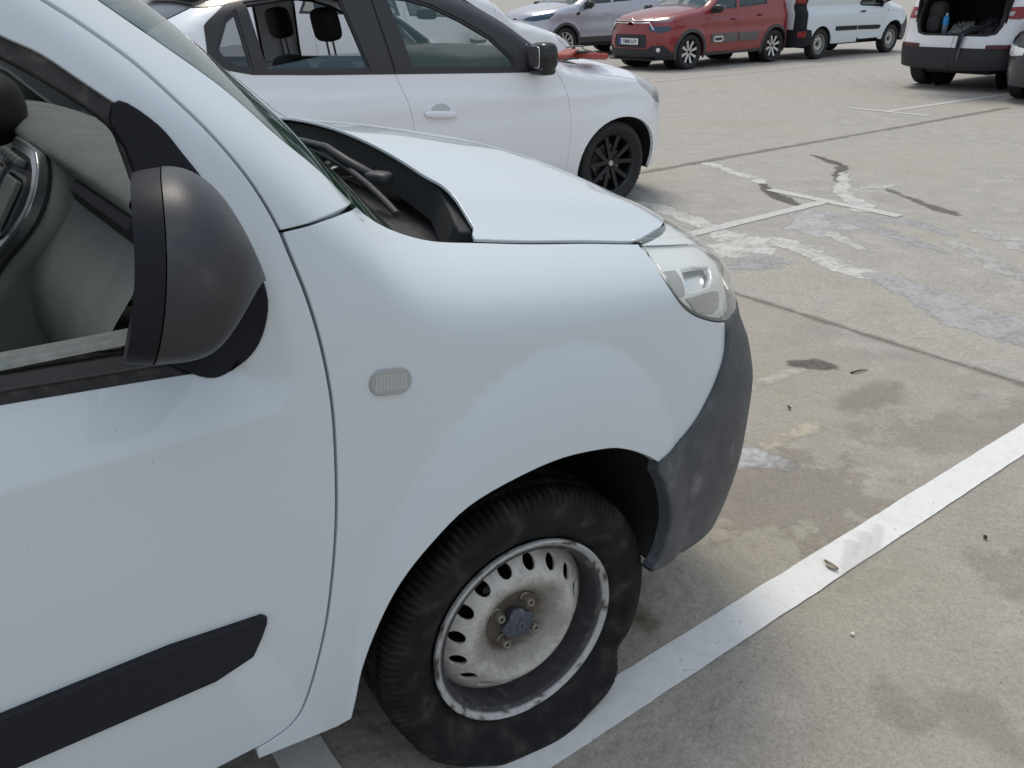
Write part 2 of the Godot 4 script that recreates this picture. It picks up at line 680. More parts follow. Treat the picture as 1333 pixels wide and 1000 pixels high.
func ground() -> void:
	var near_tex := concrete_tex(4.3, 3, Vector3(160.5, 154.0, 142.5))
	var far_tex := concrete_tex(8.1, 57, Vector3(166.0, 161.5, 152.5))
	var bumps := bump_tex(4, 0.05, 6.0, 1024, 5)
	var conc := mat("near_concrete", Color.WHITE, 0.86, 0, {"albedo_texture": near_tex, "uv1_triplanar": true, "uv1_world_triplanar": true, "uv1_scale": Vector3.ONE / 4.3, "uv1_offset": Vector3(0.37, 0, 0.21), "normal_enabled": true, "normal_texture": bumps, "normal_scale": 0.3})
	var conc_far := mat("concrete", Color.WHITE, 0.86, 0, {"albedo_texture": far_tex, "uv1_triplanar": true, "uv1_world_triplanar": true, "uv1_scale": Vector3.ONE / 8.1, "normal_enabled": true, "normal_texture": bumps, "normal_scale": 0.3})
	var earth := mat("joint_filler", lin(0.09, 0.085, 0.075), 0.95)
	struct("ground", flat_sheet(xz([-300, -300, 300, -300, 300, 300, -300, 300]), -0.03, 600), earth)
	# four slabs parted by two sawn joints
	var jx := 2.655
	var jz := -3.525
	var g := 0.005
	for r in [[-300, jx, -300, jz], [jx, 300, -300, jz], [-300, jx, jz, 300], [jx, 300, jz, 300]]:
		var x0: float = r[0] + (g if r[0] == jx else 0.0)
		var x1: float = r[1] - (g if r[1] == jx else 0.0)
		var z0: float = r[2] + (g if r[2] == jz else 0.0)
		var z1: float = r[3] - (g if r[3] == jz else 0.0)
		var p := skin(PackedVector2Array([Vector2(x0, z0), Vector2(x1, z0), Vector2(x1, z1), Vector2(x0, z1)]), [], func(q: Vector2) -> Vector3: return Vector3(q.x, 0, q.y), 400, 0.028, 0.003, true)
		struct("concrete_slab", p, conc if x1 < 10 and z1 > 10 else conc_far)
	# painted bay lines
	var paint := mat("road_paint", Color.WHITE, 0.75, 0, {"albedo_texture": paint_tex(5, 0.13), "uv1_triplanar": true, "uv1_world_triplanar": true, "uv1_scale": Vector3.ONE / 0.9})
	var worn := mat("worn_paint", Color(0.87, 0.87, 0.86), 0.8, 0, {"albedo_texture": paint_tex(15, 0.3), "uv1_triplanar": true, "uv1_world_triplanar": true, "uv1_scale": Vector3.ONE / 0.7})
	struct("bay_line", flat_sheet(ragged(xz([-0.37, 0.851, 4.78, 0.753, 4.78, 0.861, -0.37, 0.959]), 1, 0.003, 0.012), 0.004), paint)
	struct("bay_line", flat_sheet(ragged(xz([-0.472, 0.32, -0.368, 0.32, -0.372, 1.5, -0.474, 1.5]), 2, 0.003, 0.012), 0.004), paint)
	struct("bay_line", flat_sheet(ragged(xz([4.79, 0.2, 4.88, 0.2, 4.87, 1.38, 4.78, 1.38]), 3, 0.006), 0.004), paint)
	struct("bay_line", flat_sheet(ragged(xz([-0.37, -1.82, 4.79, -1.87, 4.79, -1.775, -0.37, -1.725]), 6, 0.012), 0.004), worn)
	struct("bay_line", flat_sheet(ragged(xz([4.80, -2.36, 4.90, -2.36, 4.86, -1.22, 4.76, -1.22]), 7, 0.008), 0.004), worn)
	struct("bay_line", flat_sheet(ragged(xz([-0.47, -2.35, -0.37, -2.35, -0.37, -1.25, -0.47, -1.25]), 8, 0.01), 0.004), worn)
	for z in [-4.42]:
		struct("bay_line", flat_sheet(ragged(xz([9.72, z, 14.8, z + 0.2, 14.8, z + 0.3, 9.72, z + 0.1]), 9, 0.012), 0.004), worn)
		struct("bay_line", flat_sheet(ragged(xz([9.62, z - 0.5, 9.72, z - 0.5, 9.72, z + 0.62, 9.62, z + 0.62]), 10, 0.012), 0.004), worn)
	struct("bay_line", flat_sheet(ragged(xz([10.5, -9.32, 40, -9.02, 40, -8.92, 10.5, -9.2]), 12, 0.02, 0.2), 0.004), mat("faint_paint", lin(0.42, 0.405, 0.375), 0.85))
	ground_marks()

# A mark worn into or smeared on the concrete: distance to a path, roughened by noise, drawn as the opacity of a thin sheet
func mark(called: String, path: Array, widths: Array, c0: Color, c1: Color, sd: int, rough: float, most := 1.0, y := 0.002, soft := 0.020) -> void:
	var pts := Array(curve(path))
	var lo: Vector2 = pts[0]
	var hi: Vector2 = pts[0]
	var wmax := 0.0
	for q in pts:
		lo = lo.min(q)
		hi = hi.max(q)
	for w in widths: wmax = maxf(wmax, w)
	var pad := wmax * 0.7 + rough * 1.6 + soft + 0.01
	lo -= Vector2(pad, pad)
	hi += Vector2(pad, pad)
	var size := hi - lo
	var step := maxf(0.0045, maxf(size.x, size.y) / 360.0)
	var w := ceili(size.x / step)
	var h := ceili(size.y / step)
	var im := Image.create_empty(w, h, false, Image.FORMAT_RGBA8)
	var a := FastNoiseLite.new()
	a.seed = sd
	a.frequency = 4.5
	a.fractal_octaves = 5
	a.fractal_gain = 0.62
	var b := FastNoiseLite.new()
	b.seed = sd + 1
	b.frequency = 22.0
	b.fractal_octaves = 3
	for j in h:
		for i in w:
			var q := lo + Vector2((i + 0.5) * step, (j + 0.5) * step)
			var n := a.get_noise_2dv(q)
			var fine := b.get_noise_2dv(q)
			var best := -10.0
			for s in pts.size() - 1:
				var p0: Vector2 = pts[s]
				var d: Vector2 = pts[s + 1] - p0
				var t := clampf((q - p0).dot(d) / d.length_squared(), 0, 1)
				var half: float = 1.15 * lerpf(widths[mini(s, widths.size() - 1)], widths[mini(s + 1, widths.size() - 1)], t) * 0.5
				best = maxf(best, half - (p0 + d * t).distance_to(q))
			var m := best + rough * (1.3 * n + 0.25 * fine) + rough * 0.35
			var al := smoothstep(-soft, soft, m) * most * clampf(0.95 + 0.25 * fine + 0.3 * n, 0.4, 1.0)
			var c := c0.lerp(c1, clampf(0.5 + 0.8 * n + 0.5 * fine, 0, 1)).linear_to_srgb()
			c.a = al
			im.set_pixel(i, j, c)
	var m := StandardMaterial3D.new()
	m.albedo_texture = ImageTexture.create_from_image(im)
	m.transparency = BaseMaterial3D.TRANSPARENCY_ALPHA
	m.roughness = 0.9
	m.texture_repeat = false
	var me := PlaneMesh.new()
	me.size = size
	var o := struct(called, me, m)
	marks_laid += 1
	o.position = Vector3((lo.x + hi.x) / 2, y * 0.2 + 0.00005 * marks_laid, (lo.y + hi.y) / 2)

var marks_laid := 0

func ground_marks() -> void:
	var p0 := Color(0.46, 0.45, 0.415)
	var p1 := Color(0.60, 0.585, 0.545)
	var g0 := Color(0.375, 0.372, 0.365)
	var g1 := Color(0.455, 0.45, 0.44)
	var k0 := Color(0.08, 0.072, 0.06)
	var k1 := Color(0.17, 0.155, 0.13)
	mark("mortar_repair", [5.35, -3.43, 5.23, -3.1, 5.14, -2.73, 5.0, -2.56], [0.10, 0.08, 0.10, 0.05], p0, p1, 51, 0.03)
	mark("crack", [4.98, -2.53, 4.80, -2.33, 4.66, -2.08, 4.57, -1.88], [0.02, 0.07, 0.10, 0.03], k0, k1, 52, 0.025, 0.85, 0.006)
	mark("crack", [6.39, -3.07, 6.25, -2.78, 6.12, -2.56, 5.75, -2.35, 5.45, -2.14], [0.01, 0.05, 0.05, 0.06, 0.01], k0, k1, 53, 0.035, 0.85)
	mark("mortar_repair", [5.9, -2.40, 5.5, -2.14, 5.22, -1.98, 5.0, -1.7, 4.83, -1.50], [0.02, 0.08, 0.08, 0.12, 0.16], p0, p1, 54, 0.04, 1.0, 0.007)
	mark("mortar_repair", [3.76, -2.62, 3.74, -2.40, 3.69, -2.13, 3.60, -1.85, 3.5, -1.65], [0.14, 0.12, 0.14, 0.12, 0.12], p0, p1, 55, 0.035)
	mark("mortar_repair", [3.20, -1.45, 3.35, -1.33, 3.52, -1.55, 3.62, -1.38], [0.20, 0.26, 0.24, 0.20], p0, p1, 56, 0.07)
	mark("mortar_repair", [4.40, -1.62, 4.28, -1.45, 4.12, -1.40, 4.06, -1.28], [0.22, 0.34, 0.26, 0.1], g0, g1, 57, 0.08)
	mark("mortar_repair", [4.5, -1.42, 4.66, -1.25, 4.72, -1.0, 4.58, -0.75], [0.18, 0.12, 0.08, 0.03], g0, g1, 58, 0.06, 0.8)
	mark("mortar_repair", [4.05, -1.24, 3.95, -1.0, 3.88, -0.84], [0.10, 0.06, 0.03], p0, p1, 59, 0.03, 0.9)
	mark("mortar_repair", [4.42, -1.2, 4.3, -0.85, 4.2, -0.55], [0.10, 0.08, 0.02], g0, g1, 60, 0.05, 0.8)
	mark("mortar_repair", [3.66, -1.30, 3.60, -1.05, 3.52, -0.90, 3.47, -0.7, 3.46, -0.45], [0.16, 0.11, 0.15, 0.14, 0.12], p0, p1, 61, 0.035)
	mark("mortar_repair", [3.47, -0.52, 3.46, -0.42, 3.38, -0.17, 3.22, 0.1, 3.2, 0.36, 3.3, 0.7], [0.10, 0.14, 0.20, 0.24, 0.26, 0.1], g0, g1, 62, 0.05, 0.9)
	mark("mortar_repair", [4.86, -0.72, 4.77, -0.5, 4.67, -0.25, 4.6, 0.05], [0.03, 0.12, 0.14, 0.06], g0, p1, 63, 0.06, 0.75)
	mark("mortar_repair", [4.45, -0.68, 4.33, -0.45, 4.18, -0.21, 4.0, 0.05], [0.03, 0.10, 0.10, 0.08], g0, p1, 64, 0.06, 0.7)
	mark("mortar_repair", [5.45, -1.92, 5.58, -1.84, 5.72, -1.84], [0.04, 0.06, 0.03], p0, p1, 65, 0.03, 0.9)
	mark("crack", [5.55, -1.78, 5.3, -1.34, 5.2, -1.15, 5.14, -1.0], [0.02, 0.03, 0.09, 0.04], k0, k1, 66, 0.03, 0.6)
	mark("mortar_repair", [3.28, -1.12, 3.14, -1.12, 3.0, -1.16], [0.14, 0.16, 0.05], g0, g1, 67, 0.06, 0.8)
	mark("faded_mark", [1.84, -0.015, 2.1, -0.02], [0.05, 0.05], Color(0.44, 0.41, 0.35), Color(0.60, 0.57, 0.48), 71, 0.012, 0.75)
	mark("faded_mark", [1.60, -0.005, 1.78, -0.01], [0.05, 0.04], Color(0.44, 0.41, 0.35), Color(0.60, 0.57, 0.48), 72, 0.012, 0.75)
	mark("faded_mark", [1.45, 0.33, 1.71, 0.34], [0.06, 0.055], Color(0.44, 0.40, 0.32), Color(0.62, 0.57, 0.44), 73, 0.012, 0.75)
	mark("faded_mark", [1.18, 0.27, 1.32, 0.33, 1.39, 0.45], [0.08, 0.10, 0.07], g0, Color(0.56, 0.56, 0.55), 74, 0.025, 0.9)
	mark("oil_stain", [1.94, 0.32, 2.08, 0.33, 2.24, 0.33], [0.06, 0.12, 0.05], k1, Color(0.26, 0.24, 0.21), 75, 0.05, 0.28, 0.003, 0.05)
	mark("oil_stain", [2.13, -0.05, 2.18, 0.0, 2.2, 0.05], [0.05, 0.06, 0.05], Color(0.03, 0.03, 0.03), k1, 76, 0.03, 0.7, 0.003, 0.02)
	mark("oil_stain", [0.45, 0.70, 0.455, 0.75], [0.02, 0.03], Color(0.05, 0.028, 0.01), Color(0.14, 0.08, 0.03), 77, 0.015, 0.68, 0.003, 0.05)
	mark("joint_stain", [2.655, -1.5, 2.66, -0.6, 2.65, 0.2, 2.66, 1.2, 2.65, 2.2], [0.015, 0.03, 0.02, 0.05, 0.02], Color(0.11, 0.10, 0.085), Color(0.19, 0.175, 0.15), 91, 0.02, 0.38, 0.001, 0.022)
	mark("joint_stain", [3.9, -3.52, 5.5, -3.53, 8.0, -3.52, 11.0, -3.53], [0.04, 0.07, 0.05, 0.09], Color(0.11, 0.10, 0.085), Color(0.19, 0.175, 0.15), 92, 0.03, 0.4, 0.001, 0.03)
	for q in [[1.02, 1.155], [1.085, 1.225], [1.145, 1.29]]:
		mark("tyre_mark", [q[0], 0.94, q[1], 0.862], [0.022, 0.026], Color(0.30, 0.295, 0.28), Color(0.42, 0.41, 0.39), int(q[0] * 300), 0.008, 0.16, 0.016, 0.010)
	mark("oil_stain", [1.9, 0.55, 2.15, 0.75, 2.5, 0.82], [0.12, 0.2, 0.1], k1, Color(0.22, 0.205, 0.18), 78, 0.16, 0.14, 0.003, 0.05)
	mark("oil_stain", [1.35, 1.22, 1.6, 1.35, 1.75, 1.5], [0.10, 0.16, 0.2], k1, Color(0.22, 0.205, 0.18), 79, 0.13, 0.16, 0.003, 0.05)
	mark("oil_stain", [0.72, 1.30, 0.80, 1.42], [0.06, 0.09], k1, Color(0.22, 0.205, 0.18), 80, 0.09, 0.20, 0.003, 0.05)
	mark("oil_stain", [1.0, 0.35, 1.25, 0.6], [0.25, 0.3], Color(0.15, 0.125, 0.10), Color(0.24, 0.205, 0.17), 82, 0.22, 0.20, 0.003, 0.05)

# ---------------------------------------------------------------- wheels
func tyre_piece(radius: float, rim_r: float, half: float, grooves: int, squash = null) -> Piece:
	var p := Piece.new()
	var sh := radius - 0.013
	# from the bead on the outside over the tread to the bead on the inside; z towards the outside
	var prof := [Vector2(rim_r - 0.004, half * 0.72), Vector2(rim_r + 0.012, half * 0.86), Vector2(rim_r + 0.035, half * 0.99), Vector2((rim_r + sh) * 0.51, half * 1.05), Vector2(sh - 0.022, half * 1.0), Vector2(sh - 0.004, half * 0.925), Vector2(sh + 0.006, half * 0.83), Vector2(radius - 0.002, half * 0.68), Vector2(radius, half * 0.5), Vector2(radius - 0.008, half * 0.47), Vector2(radius - 0.008, half * 0.41), Vector2(radius, half * 0.38), Vector2(radius, half * 0.09), Vector2(radius - 0.008, half * 0.06)]
	var back := prof.duplicate()
	back.reverse()
	for q in back: prof.append(Vector2(q.x, -q.y))
	var seg := grooves * 4
	var ids := []
	for j in seg:
		var ang := TAU * j / seg
		var row := PackedInt32Array()
		for k in prof.size():
			var q: Vector2 = prof[k]
			var r := q.x
			var cut := j % 4 == 0 and absf(q.y) > half * 0.42 and absf(q.y) < half * 0.96 and r > sh - 0.01
			if cut: r -= 0.010
			var o := Vector3(cos(ang) * r, sin(ang) * r, q.y)
			if squash != null: o = squash.call(o)
			row.append(p.add(o, Vector3.ZERO))
		ids.append(row)
	# normals from the neighbours, softened across
	for j in seg:
		for k in prof.size():
			var a: Vector3 = p.v[ids[(j + 1) % seg][k]] - p.v[ids[(j + seg - 1) % seg][k]]
			var b: Vector3 = p.v[ids[j][mini(k + 1, prof.size() - 1)]] - p.v[ids[j][maxi(k - 1, 0)]]
			var n := a.cross(b).normalized()
			var o := p.v[ids[j][k]]
			var outw := Vector3(o.x, o.y, 0).normalized() * maxf(0, (prof[k].x - rim_r - 0.03) * 20) + Vector3(0, 0, prof[k].y / half)
			if n.dot(outw) < 0: n = -n
			p.n[ids[j][k]] = n
	for j in seg:
		for k in prof.size() - 1:
			p.quad(ids[j][k], ids[j][k + 1], ids[(j + 1) % seg][k + 1], ids[(j + 1) % seg][k])
	return p

func rubber() -> StandardMaterial3D:
	return mat("rubber", Color.WHITE, 0.82, 0, {"albedo_texture": noise_tex(61, 0.012, [[0.0, lin(0.013, 0.013, 0.014)], [0.5, lin(0.020, 0.020, 0.021)], [1.0, lin(0.040, 0.038, 0.036)]], 512, 5), "uv1_triplanar": true, "uv1_scale": Vector3.ONE * 2.0})

func dirty_rubber() -> StandardMaterial3D:
	return mat("dirty_rubber", Color.WHITE, 0.72, 0, {"metallic_specular": 0.35, "albedo_texture": noise_tex(63, 0.010, [[0.0, lin(0.006, 0.006, 0.007)], [0.5, lin(0.010, 0.010, 0.011)], [0.72, lin(0.024, 0.0225, 0.021)], [1.0, lin(0.085, 0.076, 0.064)]], 512, 5), "uv1_triplanar": true, "uv1_scale": Vector3(2.6, 2.6, 2.6), "normal_enabled": true, "normal_texture": bump_tex(64, 0.03, 5.0), "normal_scale": 0.3})

# A white steel wheel with round holes, its outside at z = 0
func steel_rim(parent: Node3D, r: float, holes: int, cell: float, dirty: bool) -> void:
	var n := FastNoiseLite.new()
	n.seed = 71
	n.frequency = 9.0
	n.fractal_octaves = 4
	var paint := lin(0.60, 0.61, 0.60) if dirty else lin(0.45, 0.46, 0.47)
	var steel := mat("wheel_paint_dirty" if dirty else "wheel_paint", Color.WHITE, 0.42, 0.0, {"vertex_color_use_as_albedo": true, "albedo_texture": noise_tex(72, 0.05, [[0.0, Color(0.80, 0.79, 0.77)], [0.5, Color(0.97, 0.97, 0.96)], [1.0, Color(1, 1, 1)]], 256, 4), "uv1_triplanar": true, "uv1_scale": Vector3.ONE * 5})
	var depth := curve([0.0, -0.060, 0.045, -0.060, 0.062, -0.059, 0.069, -0.050, 0.080, -0.036, 0.096, -0.024, 0.110, -0.0175, 0.120, -0.0165, 0.130, -0.021, 0.142, -0.031, 0.155, -0.043, 0.168, -0.055, 0.178, -0.066, 0.19, -0.078])
	var k := r / 0.2075
	var f := func(q: Vector2) -> Vector3: return Vector3(q.x, q.y, Curves.spl(depth, q.length() / k))
	var hs := []
	for j in holes: hs.append(oval(Vector2.from_angle(TAU * (j + 0.5) / holes) * 0.1475 * k, 0.0155 * k, 0.0155 * k, 20))
	for j in 4: hs.append(oval(Vector2.from_angle(TAU * j / 4 + 0.95) * 0.05 * k, 0.006 * k, 0.006 * k, 8))
	var tint := func(_q: Vector2, o: Vector3) -> Color:
		var rr := Vector2(o.x, o.y).length() / k
		var m := n.get_noise_2d(o.x, o.y)
		var d := smoothstep(0.128, 0.080, rr + 0.03 * m) * 0.62
		d = maxf(d, 0.35 * smoothstep(0.1, 0.5, m))
		d = maxf(d, 0.97 * smoothstep(0.078, 0.066, rr + 0.010 * m))
		var c := Color(0.60, 0.59, 0.555).lerp(Color(0.13, 0.105, 0.08), d if dirty else d * 0.3)
		return c
	part("wheel_disc", skin(oval(Vector2.ZERO, 0.186 * k, 0.186 * k, 72), hs, f, cell, 0.006, 0.0015, false, null, tint), steel, parent)
	var flange := [Vector2(0.180, -0.069), Vector2(0.184, -0.060), Vector2(0.1835, -0.020), Vector2(0.186, -0.012), Vector2(0.194, -0.0085), Vector2(0.2, -0.006), Vector2(0.2035, -0.001), Vector2(0.2075, 0.001), Vector2(0.2105, -0.001), Vector2(0.2115, -0.006), Vector2(0.209, -0.012)]
	for j in flange.size(): flange[j] *= Vector2(k, 1)
	var ft := func(q: Vector2, o: Vector3) -> Color:
		var m := n.get_noise_3d(o.x * 3, o.y * 3, o.z * 3)
		var c := Color(0.045, 0.047, 0.052).lerp(Color(0.12, 0.115, 0.105), smoothstep(0.1, 0.5, m))
		if q.x > 0.1985 * k: c = Color(0.50, 0.51, 0.51).lerp(Color(0.10, 0.075, 0.055), smoothstep(0.22, 0.34, m))
		return c if dirty else Color(0.25, 0.255, 0.26)
	part("rim_flange", lathe(flange, 96, null, Transform3D(), ft), steel, parent)
	# dark inside behind the holes
	part("rim_barrel", lathe([Vector2(0.185 * k, -0.066), Vector2(0.183 * k, -0.16), Vector2(0.01, -0.165)], 48), mat("wheel_inside", lin(0.012, 0.012, 0.012), 0.9), parent)

func main_wheel(van: Node3D) -> void:
	var hub := Vector3(0, 0.272, 0.845)
	var w := group("wheel", van, Transform3D(Basis(Vector3.UP, -0.078), hub), "front wheel with dirty white steel disc and a flat, sagging tyre")
	# the tyre has lost its air: it stands on its crushed side wall
	var squash := func(o: Vector3) -> Vector3:
		var q := o
		q.z -= 0.092
		var floor_y := -hub.y + 0.002
		var low := smoothstep(-0.12, -0.30, q.y)
		var rad := Vector2(q.x, q.y).length()
		var flank := smoothstep(0.215, 0.25, rad) * smoothstep(0.325, 0.27, rad)
		if o.z > 0: q.z += low * (0.042 * flank + 0.012 + 0.0015 * flank * sin(11.0 * atan2(q.x, -q.y))) 
		if q.y < floor_y:
			var over := floor_y - q.y
			q.y = floor_y
			if o.z > 0.0: q.z += over * 0.35 * smoothstep(0.0, 0.09, o.z)
		# the folded wall bulges ahead of and behind the contact patch
		var side := absf(q.x)
		var bulge := smoothstep(0.10, 0.19, side) * smoothstep(0.285, 0.21, side) * smoothstep(-0.08, -0.22, q.y)
		var away := Vector2(q.x, q.y).normalized()
		q.x += away.x * bulge * 0.016
		var phi := atan2(q.x, -q.y)
		var outer := smoothstep(0.225, 0.31, rad)
		var dent := 0.042 * exp(-pow((phi - 0.98) / 0.10, 2.0))
		var swell := 0.022 * exp(-pow((phi - 0.72) / 0.16, 2.0))
		q.x *= 1.0 + outer * (swell - dent)
		q.y = maxf(q.y * (1.0 + outer * (0.6 * swell - dent)), floor_y)
		if o.z > 0: q.z += outer * 0.25 * (swell - 0.6 * dent)
		return q
	var ty := part("tyre", tyre_piece(0.317, 0.208, 0.098, 124, squash), dirty_rubber(), w)
	ty.set_meta("label", "flat black tyre, dusty and crumpled at the ground")
	var rim_node := group("rim", w)
	var parts := Node3D.new()
	steel_rim(w, 0.2075, 16, 0.008, true)
	parts.free()
	w.remove_child(rim_node)
	rim_node.free()
	# hub cap: a dusty blue-grey plastic boss between four nuts
	var cap := mat("hub_cap", Color.WHITE, 0.6, 0, {"albedo_texture": noise_tex(77, 0.03, [[0.0, lin(0.035, 0.045, 0.065)], [0.6, lin(0.075, 0.085, 0.11)], [1.0, lin(0.22, 0.21, 0.20)]], 256, 4), "uv1_triplanar": true, "uv1_scale": Vector3.ONE * 9})
	var hc := PackedVector2Array()
	for j in 48:
		var a := TAU * j / 48
		hc.append(Vector2.from_angle(a) * (0.0335 + 0.0045 * cos(4 * (a - 0.95) + PI)))
	var hcp := skin(hc, [], func(q: Vector2) -> Vector3: return Vector3(q.x, q.y, -0.024 - 6.0 * q.length_squared()), 0.006, 0.034, 0.003)
	var dm := PackedVector2Array([Vector2(0, 0.017), Vector2(0.011, 0), Vector2(0, -0.017), Vector2(-0.011, 0)])
	var dmi := PackedVector2Array([Vector2(0, 0.009), Vector2(0.0055, 0), Vector2(0, -0.009), Vector2(-0.0055, 0)])
	skin(dm, [dmi], func(q: Vector2) -> Vector3: return Vector3(q.x, q.y, -0.0215 - 6.0 * q.length_squared()), 0.01, 0.003, 0.001, false, hcp)
	part("hub_cap", hcp, cap, w)
	var nut_m := mat("wheel_nut", Color.WHITE, 0.5, 0.55, {"albedo_texture": noise_tex(78, 0.05, [[0.0, lin(0.10, 0.08, 0.06)], [0.5, lin(0.30, 0.27, 0.22)], [1.0, lin(0.42, 0.40, 0.35)]], 256, 4), "uv1_triplanar": true, "uv1_scale": Vector3.ONE * 20})
	for j in 4:
		var c := Vector2.from_angle(TAU * j / 4 + 0.95) * 0.051
		var np := lathe([Vector2(0.0, -0.040), Vector2(0.0045, -0.040), Vector2(0.0045, -0.0305), Vector2(0.0075, -0.0295), Vector2(0.0090, -0.031), Vector2(0.0098, -0.034), Vector2(0.0098, -0.052), Vector2(0.0125, -0.0535), Vector2(0.0125, -0.062)], 12, null, Transform3D(Basis(), Vector3(c.x, c.y, 0)))
		part("wheel_nut", np, nut_m, w)
	part("valve", tube([Vector3(-0.10, -0.163, -0.03), Vector3(-0.098, -0.160, -0.012)], 0.005, 0.004), mat("valve", lin(0.25, 0.12, 0.03), 0.5), w)

# ---------------------------------------------------------------- the van
func van_body() -> Body:
	var b := Body.new()
	b.prof = curve([0.15, 0.84, 0.25, 0.865, 0.4, 0.886, 0.6, 0.896, 0.75, 0.897, 0.9, 0.892, 1.0, 0.884, 1.1, 0.868, 1.25, 0.832, 1.5, 0.775, 1.8, 0.70])
	b.ytop = curve([-3.5, 1.74, -2.5, 1.79, -1.6, 1.80, -1.2, 1.775, -0.9, 1.71, -0.7, 1.60, -0.543, 1.465, -0.467, 1.402, -0.41, 1.352, -0.343, 1.28, -0.288, 1.225, -0.239, 1.167, -0.20, 1.133, -0.15, 1.106, -0.10, 1.088, -0.031, 1.074, 0.085, 1.053, 0.22, 1.032, 0.344, 1.009, 0.52, 0.975, 0.66, 0.935, 0.76, 0.88, 0.86, 0.78])
	b.ztop = curve([-3.5, 0.60, -1.5, 0.60, -0.9, 0.63, -0.543, 0.675, -0.239, 0.722, -0.03, 0.725, 0.085, 0.735, 0.22, 0.75, 0.344, 0.77, 0.55, 0.80, 0.85, 0.80])
	b.rh = curve([-3.5, 0.12, -0.6, 0.14, -0.1, 0.17, 0.2, 0.16, 0.4, 0.13, 0.7, 0.10])
	b.xf0 = 0.02
	b.xf1 = curve([0.1, 0.73, 0.2, 0.79, 0.3, 0.85, 0.45, 0.89, 0.6, 0.895, 0.7, 0.885, 0.78, 0.855, 0.9, 0.85, 1.0, 0.80])
	b.nf = curve([0.25, 3.9, 0.6, 3.9, 0.72, 3.6, 0.85, 3.2, 1.0, 2.8])
	b.af = 0.845
	b.xr0 = -2.95
	b.xr1 = curve([0.2, -3.40, 0.5, -3.40, 1.1, -3.37, 1.8, -3.25])
	b.nr = 6.0
	b.ar = 0.45
	b.crown = curve([-3.3, 0.04, -1.2, 0.04, -0.2, 0.13, 0.0, 0.138, 0.4, 0.130, 0.65, 0.09, 0.8, 0.05])
	b.arches = [[0.045, 0.30, 0.46, 0.37, 0.612, 0.20, 0.21]]
	b.shoulder = 0.58
	b.rp_front = 1.1
	return b

# road film and stone chips on white paint: nearly white, with faint clouds and a few small dark specks
func specked_paint() -> ImageTexture:
	var size := 1024
	var bytes := PackedByteArray()
	bytes.resize(size * size * 3)
	bytes.fill(250)
	var rng := RandomNumberGenerator.new()
	rng.seed = 84
	for k in 46:
		var x := rng.randi_range(3, size - 4)
		var y := rng.randi_range(3, size - 4)
		var d := rng.randi_range(70, 150)
		for q in ([[0, 0], [1, 0], [0, 1], [1, 1]] if rng.randf() < 0.35 else [[0, 0], [1, 0]]):
			for c in 3: bytes[3 * ((y + q[1]) * size + x + q[0]) + c] = d - 8 * c
	return ImageTexture.create_from_image(Image.create_from_data(size, size, false, Image.FORMAT_RGB8, bytes))

func white_paint() -> StandardMaterial3D:
	return mat("white_paint", lin(0.635, 0.70, 0.735), 0.40, 0.0, {"albedo_texture": specked_paint(), "clearcoat_enabled": true, "clearcoat": 0.8, "clearcoat_roughness": 0.05, "normal_enabled": true, "normal_texture": bump_tex(81, 0.02, 1.0, 256, 2), "normal_scale": 0.02, "uv1_triplanar": true, "uv1_scale": Vector3.ONE * 1.6})

func black_plastic() -> StandardMaterial3D:
	return mat("black_plastic", lin(0.016, 0.017, 0.021), 0.6, 0, {"metallic_specular": 0.35, "normal_enabled": true, "normal_texture": bump_tex(82, 0.25, 4.0, 256, 2), "normal_scale": 0.25, "uv1_triplanar": true, "uv1_scale": Vector3.ONE * 6})

func glass(key: String, c: Color, a: float) -> StandardMaterial3D:
	return mat(key, Color(c.r, c.g, c.b, a), 0.03, 0, {"transparency": BaseMaterial3D.TRANSPARENCY_ALPHA})

func rev(p: PackedVector2Array) -> PackedVector2Array:
	var q := p.duplicate()
	q.reverse()
	return q

func main_van() -> void:
	var van := thing("panel_van", "white panel van close up, right front wing with a flat front tyre", "van")
	build_van(van, 1.0)
	main_wheel(van)
	plain_wheels(van, [Vector3(0, 0.30, -0.765), Vector3(-2.697, 0.30, 0.765), Vector3(-2.697, 0.30, -0.765)])

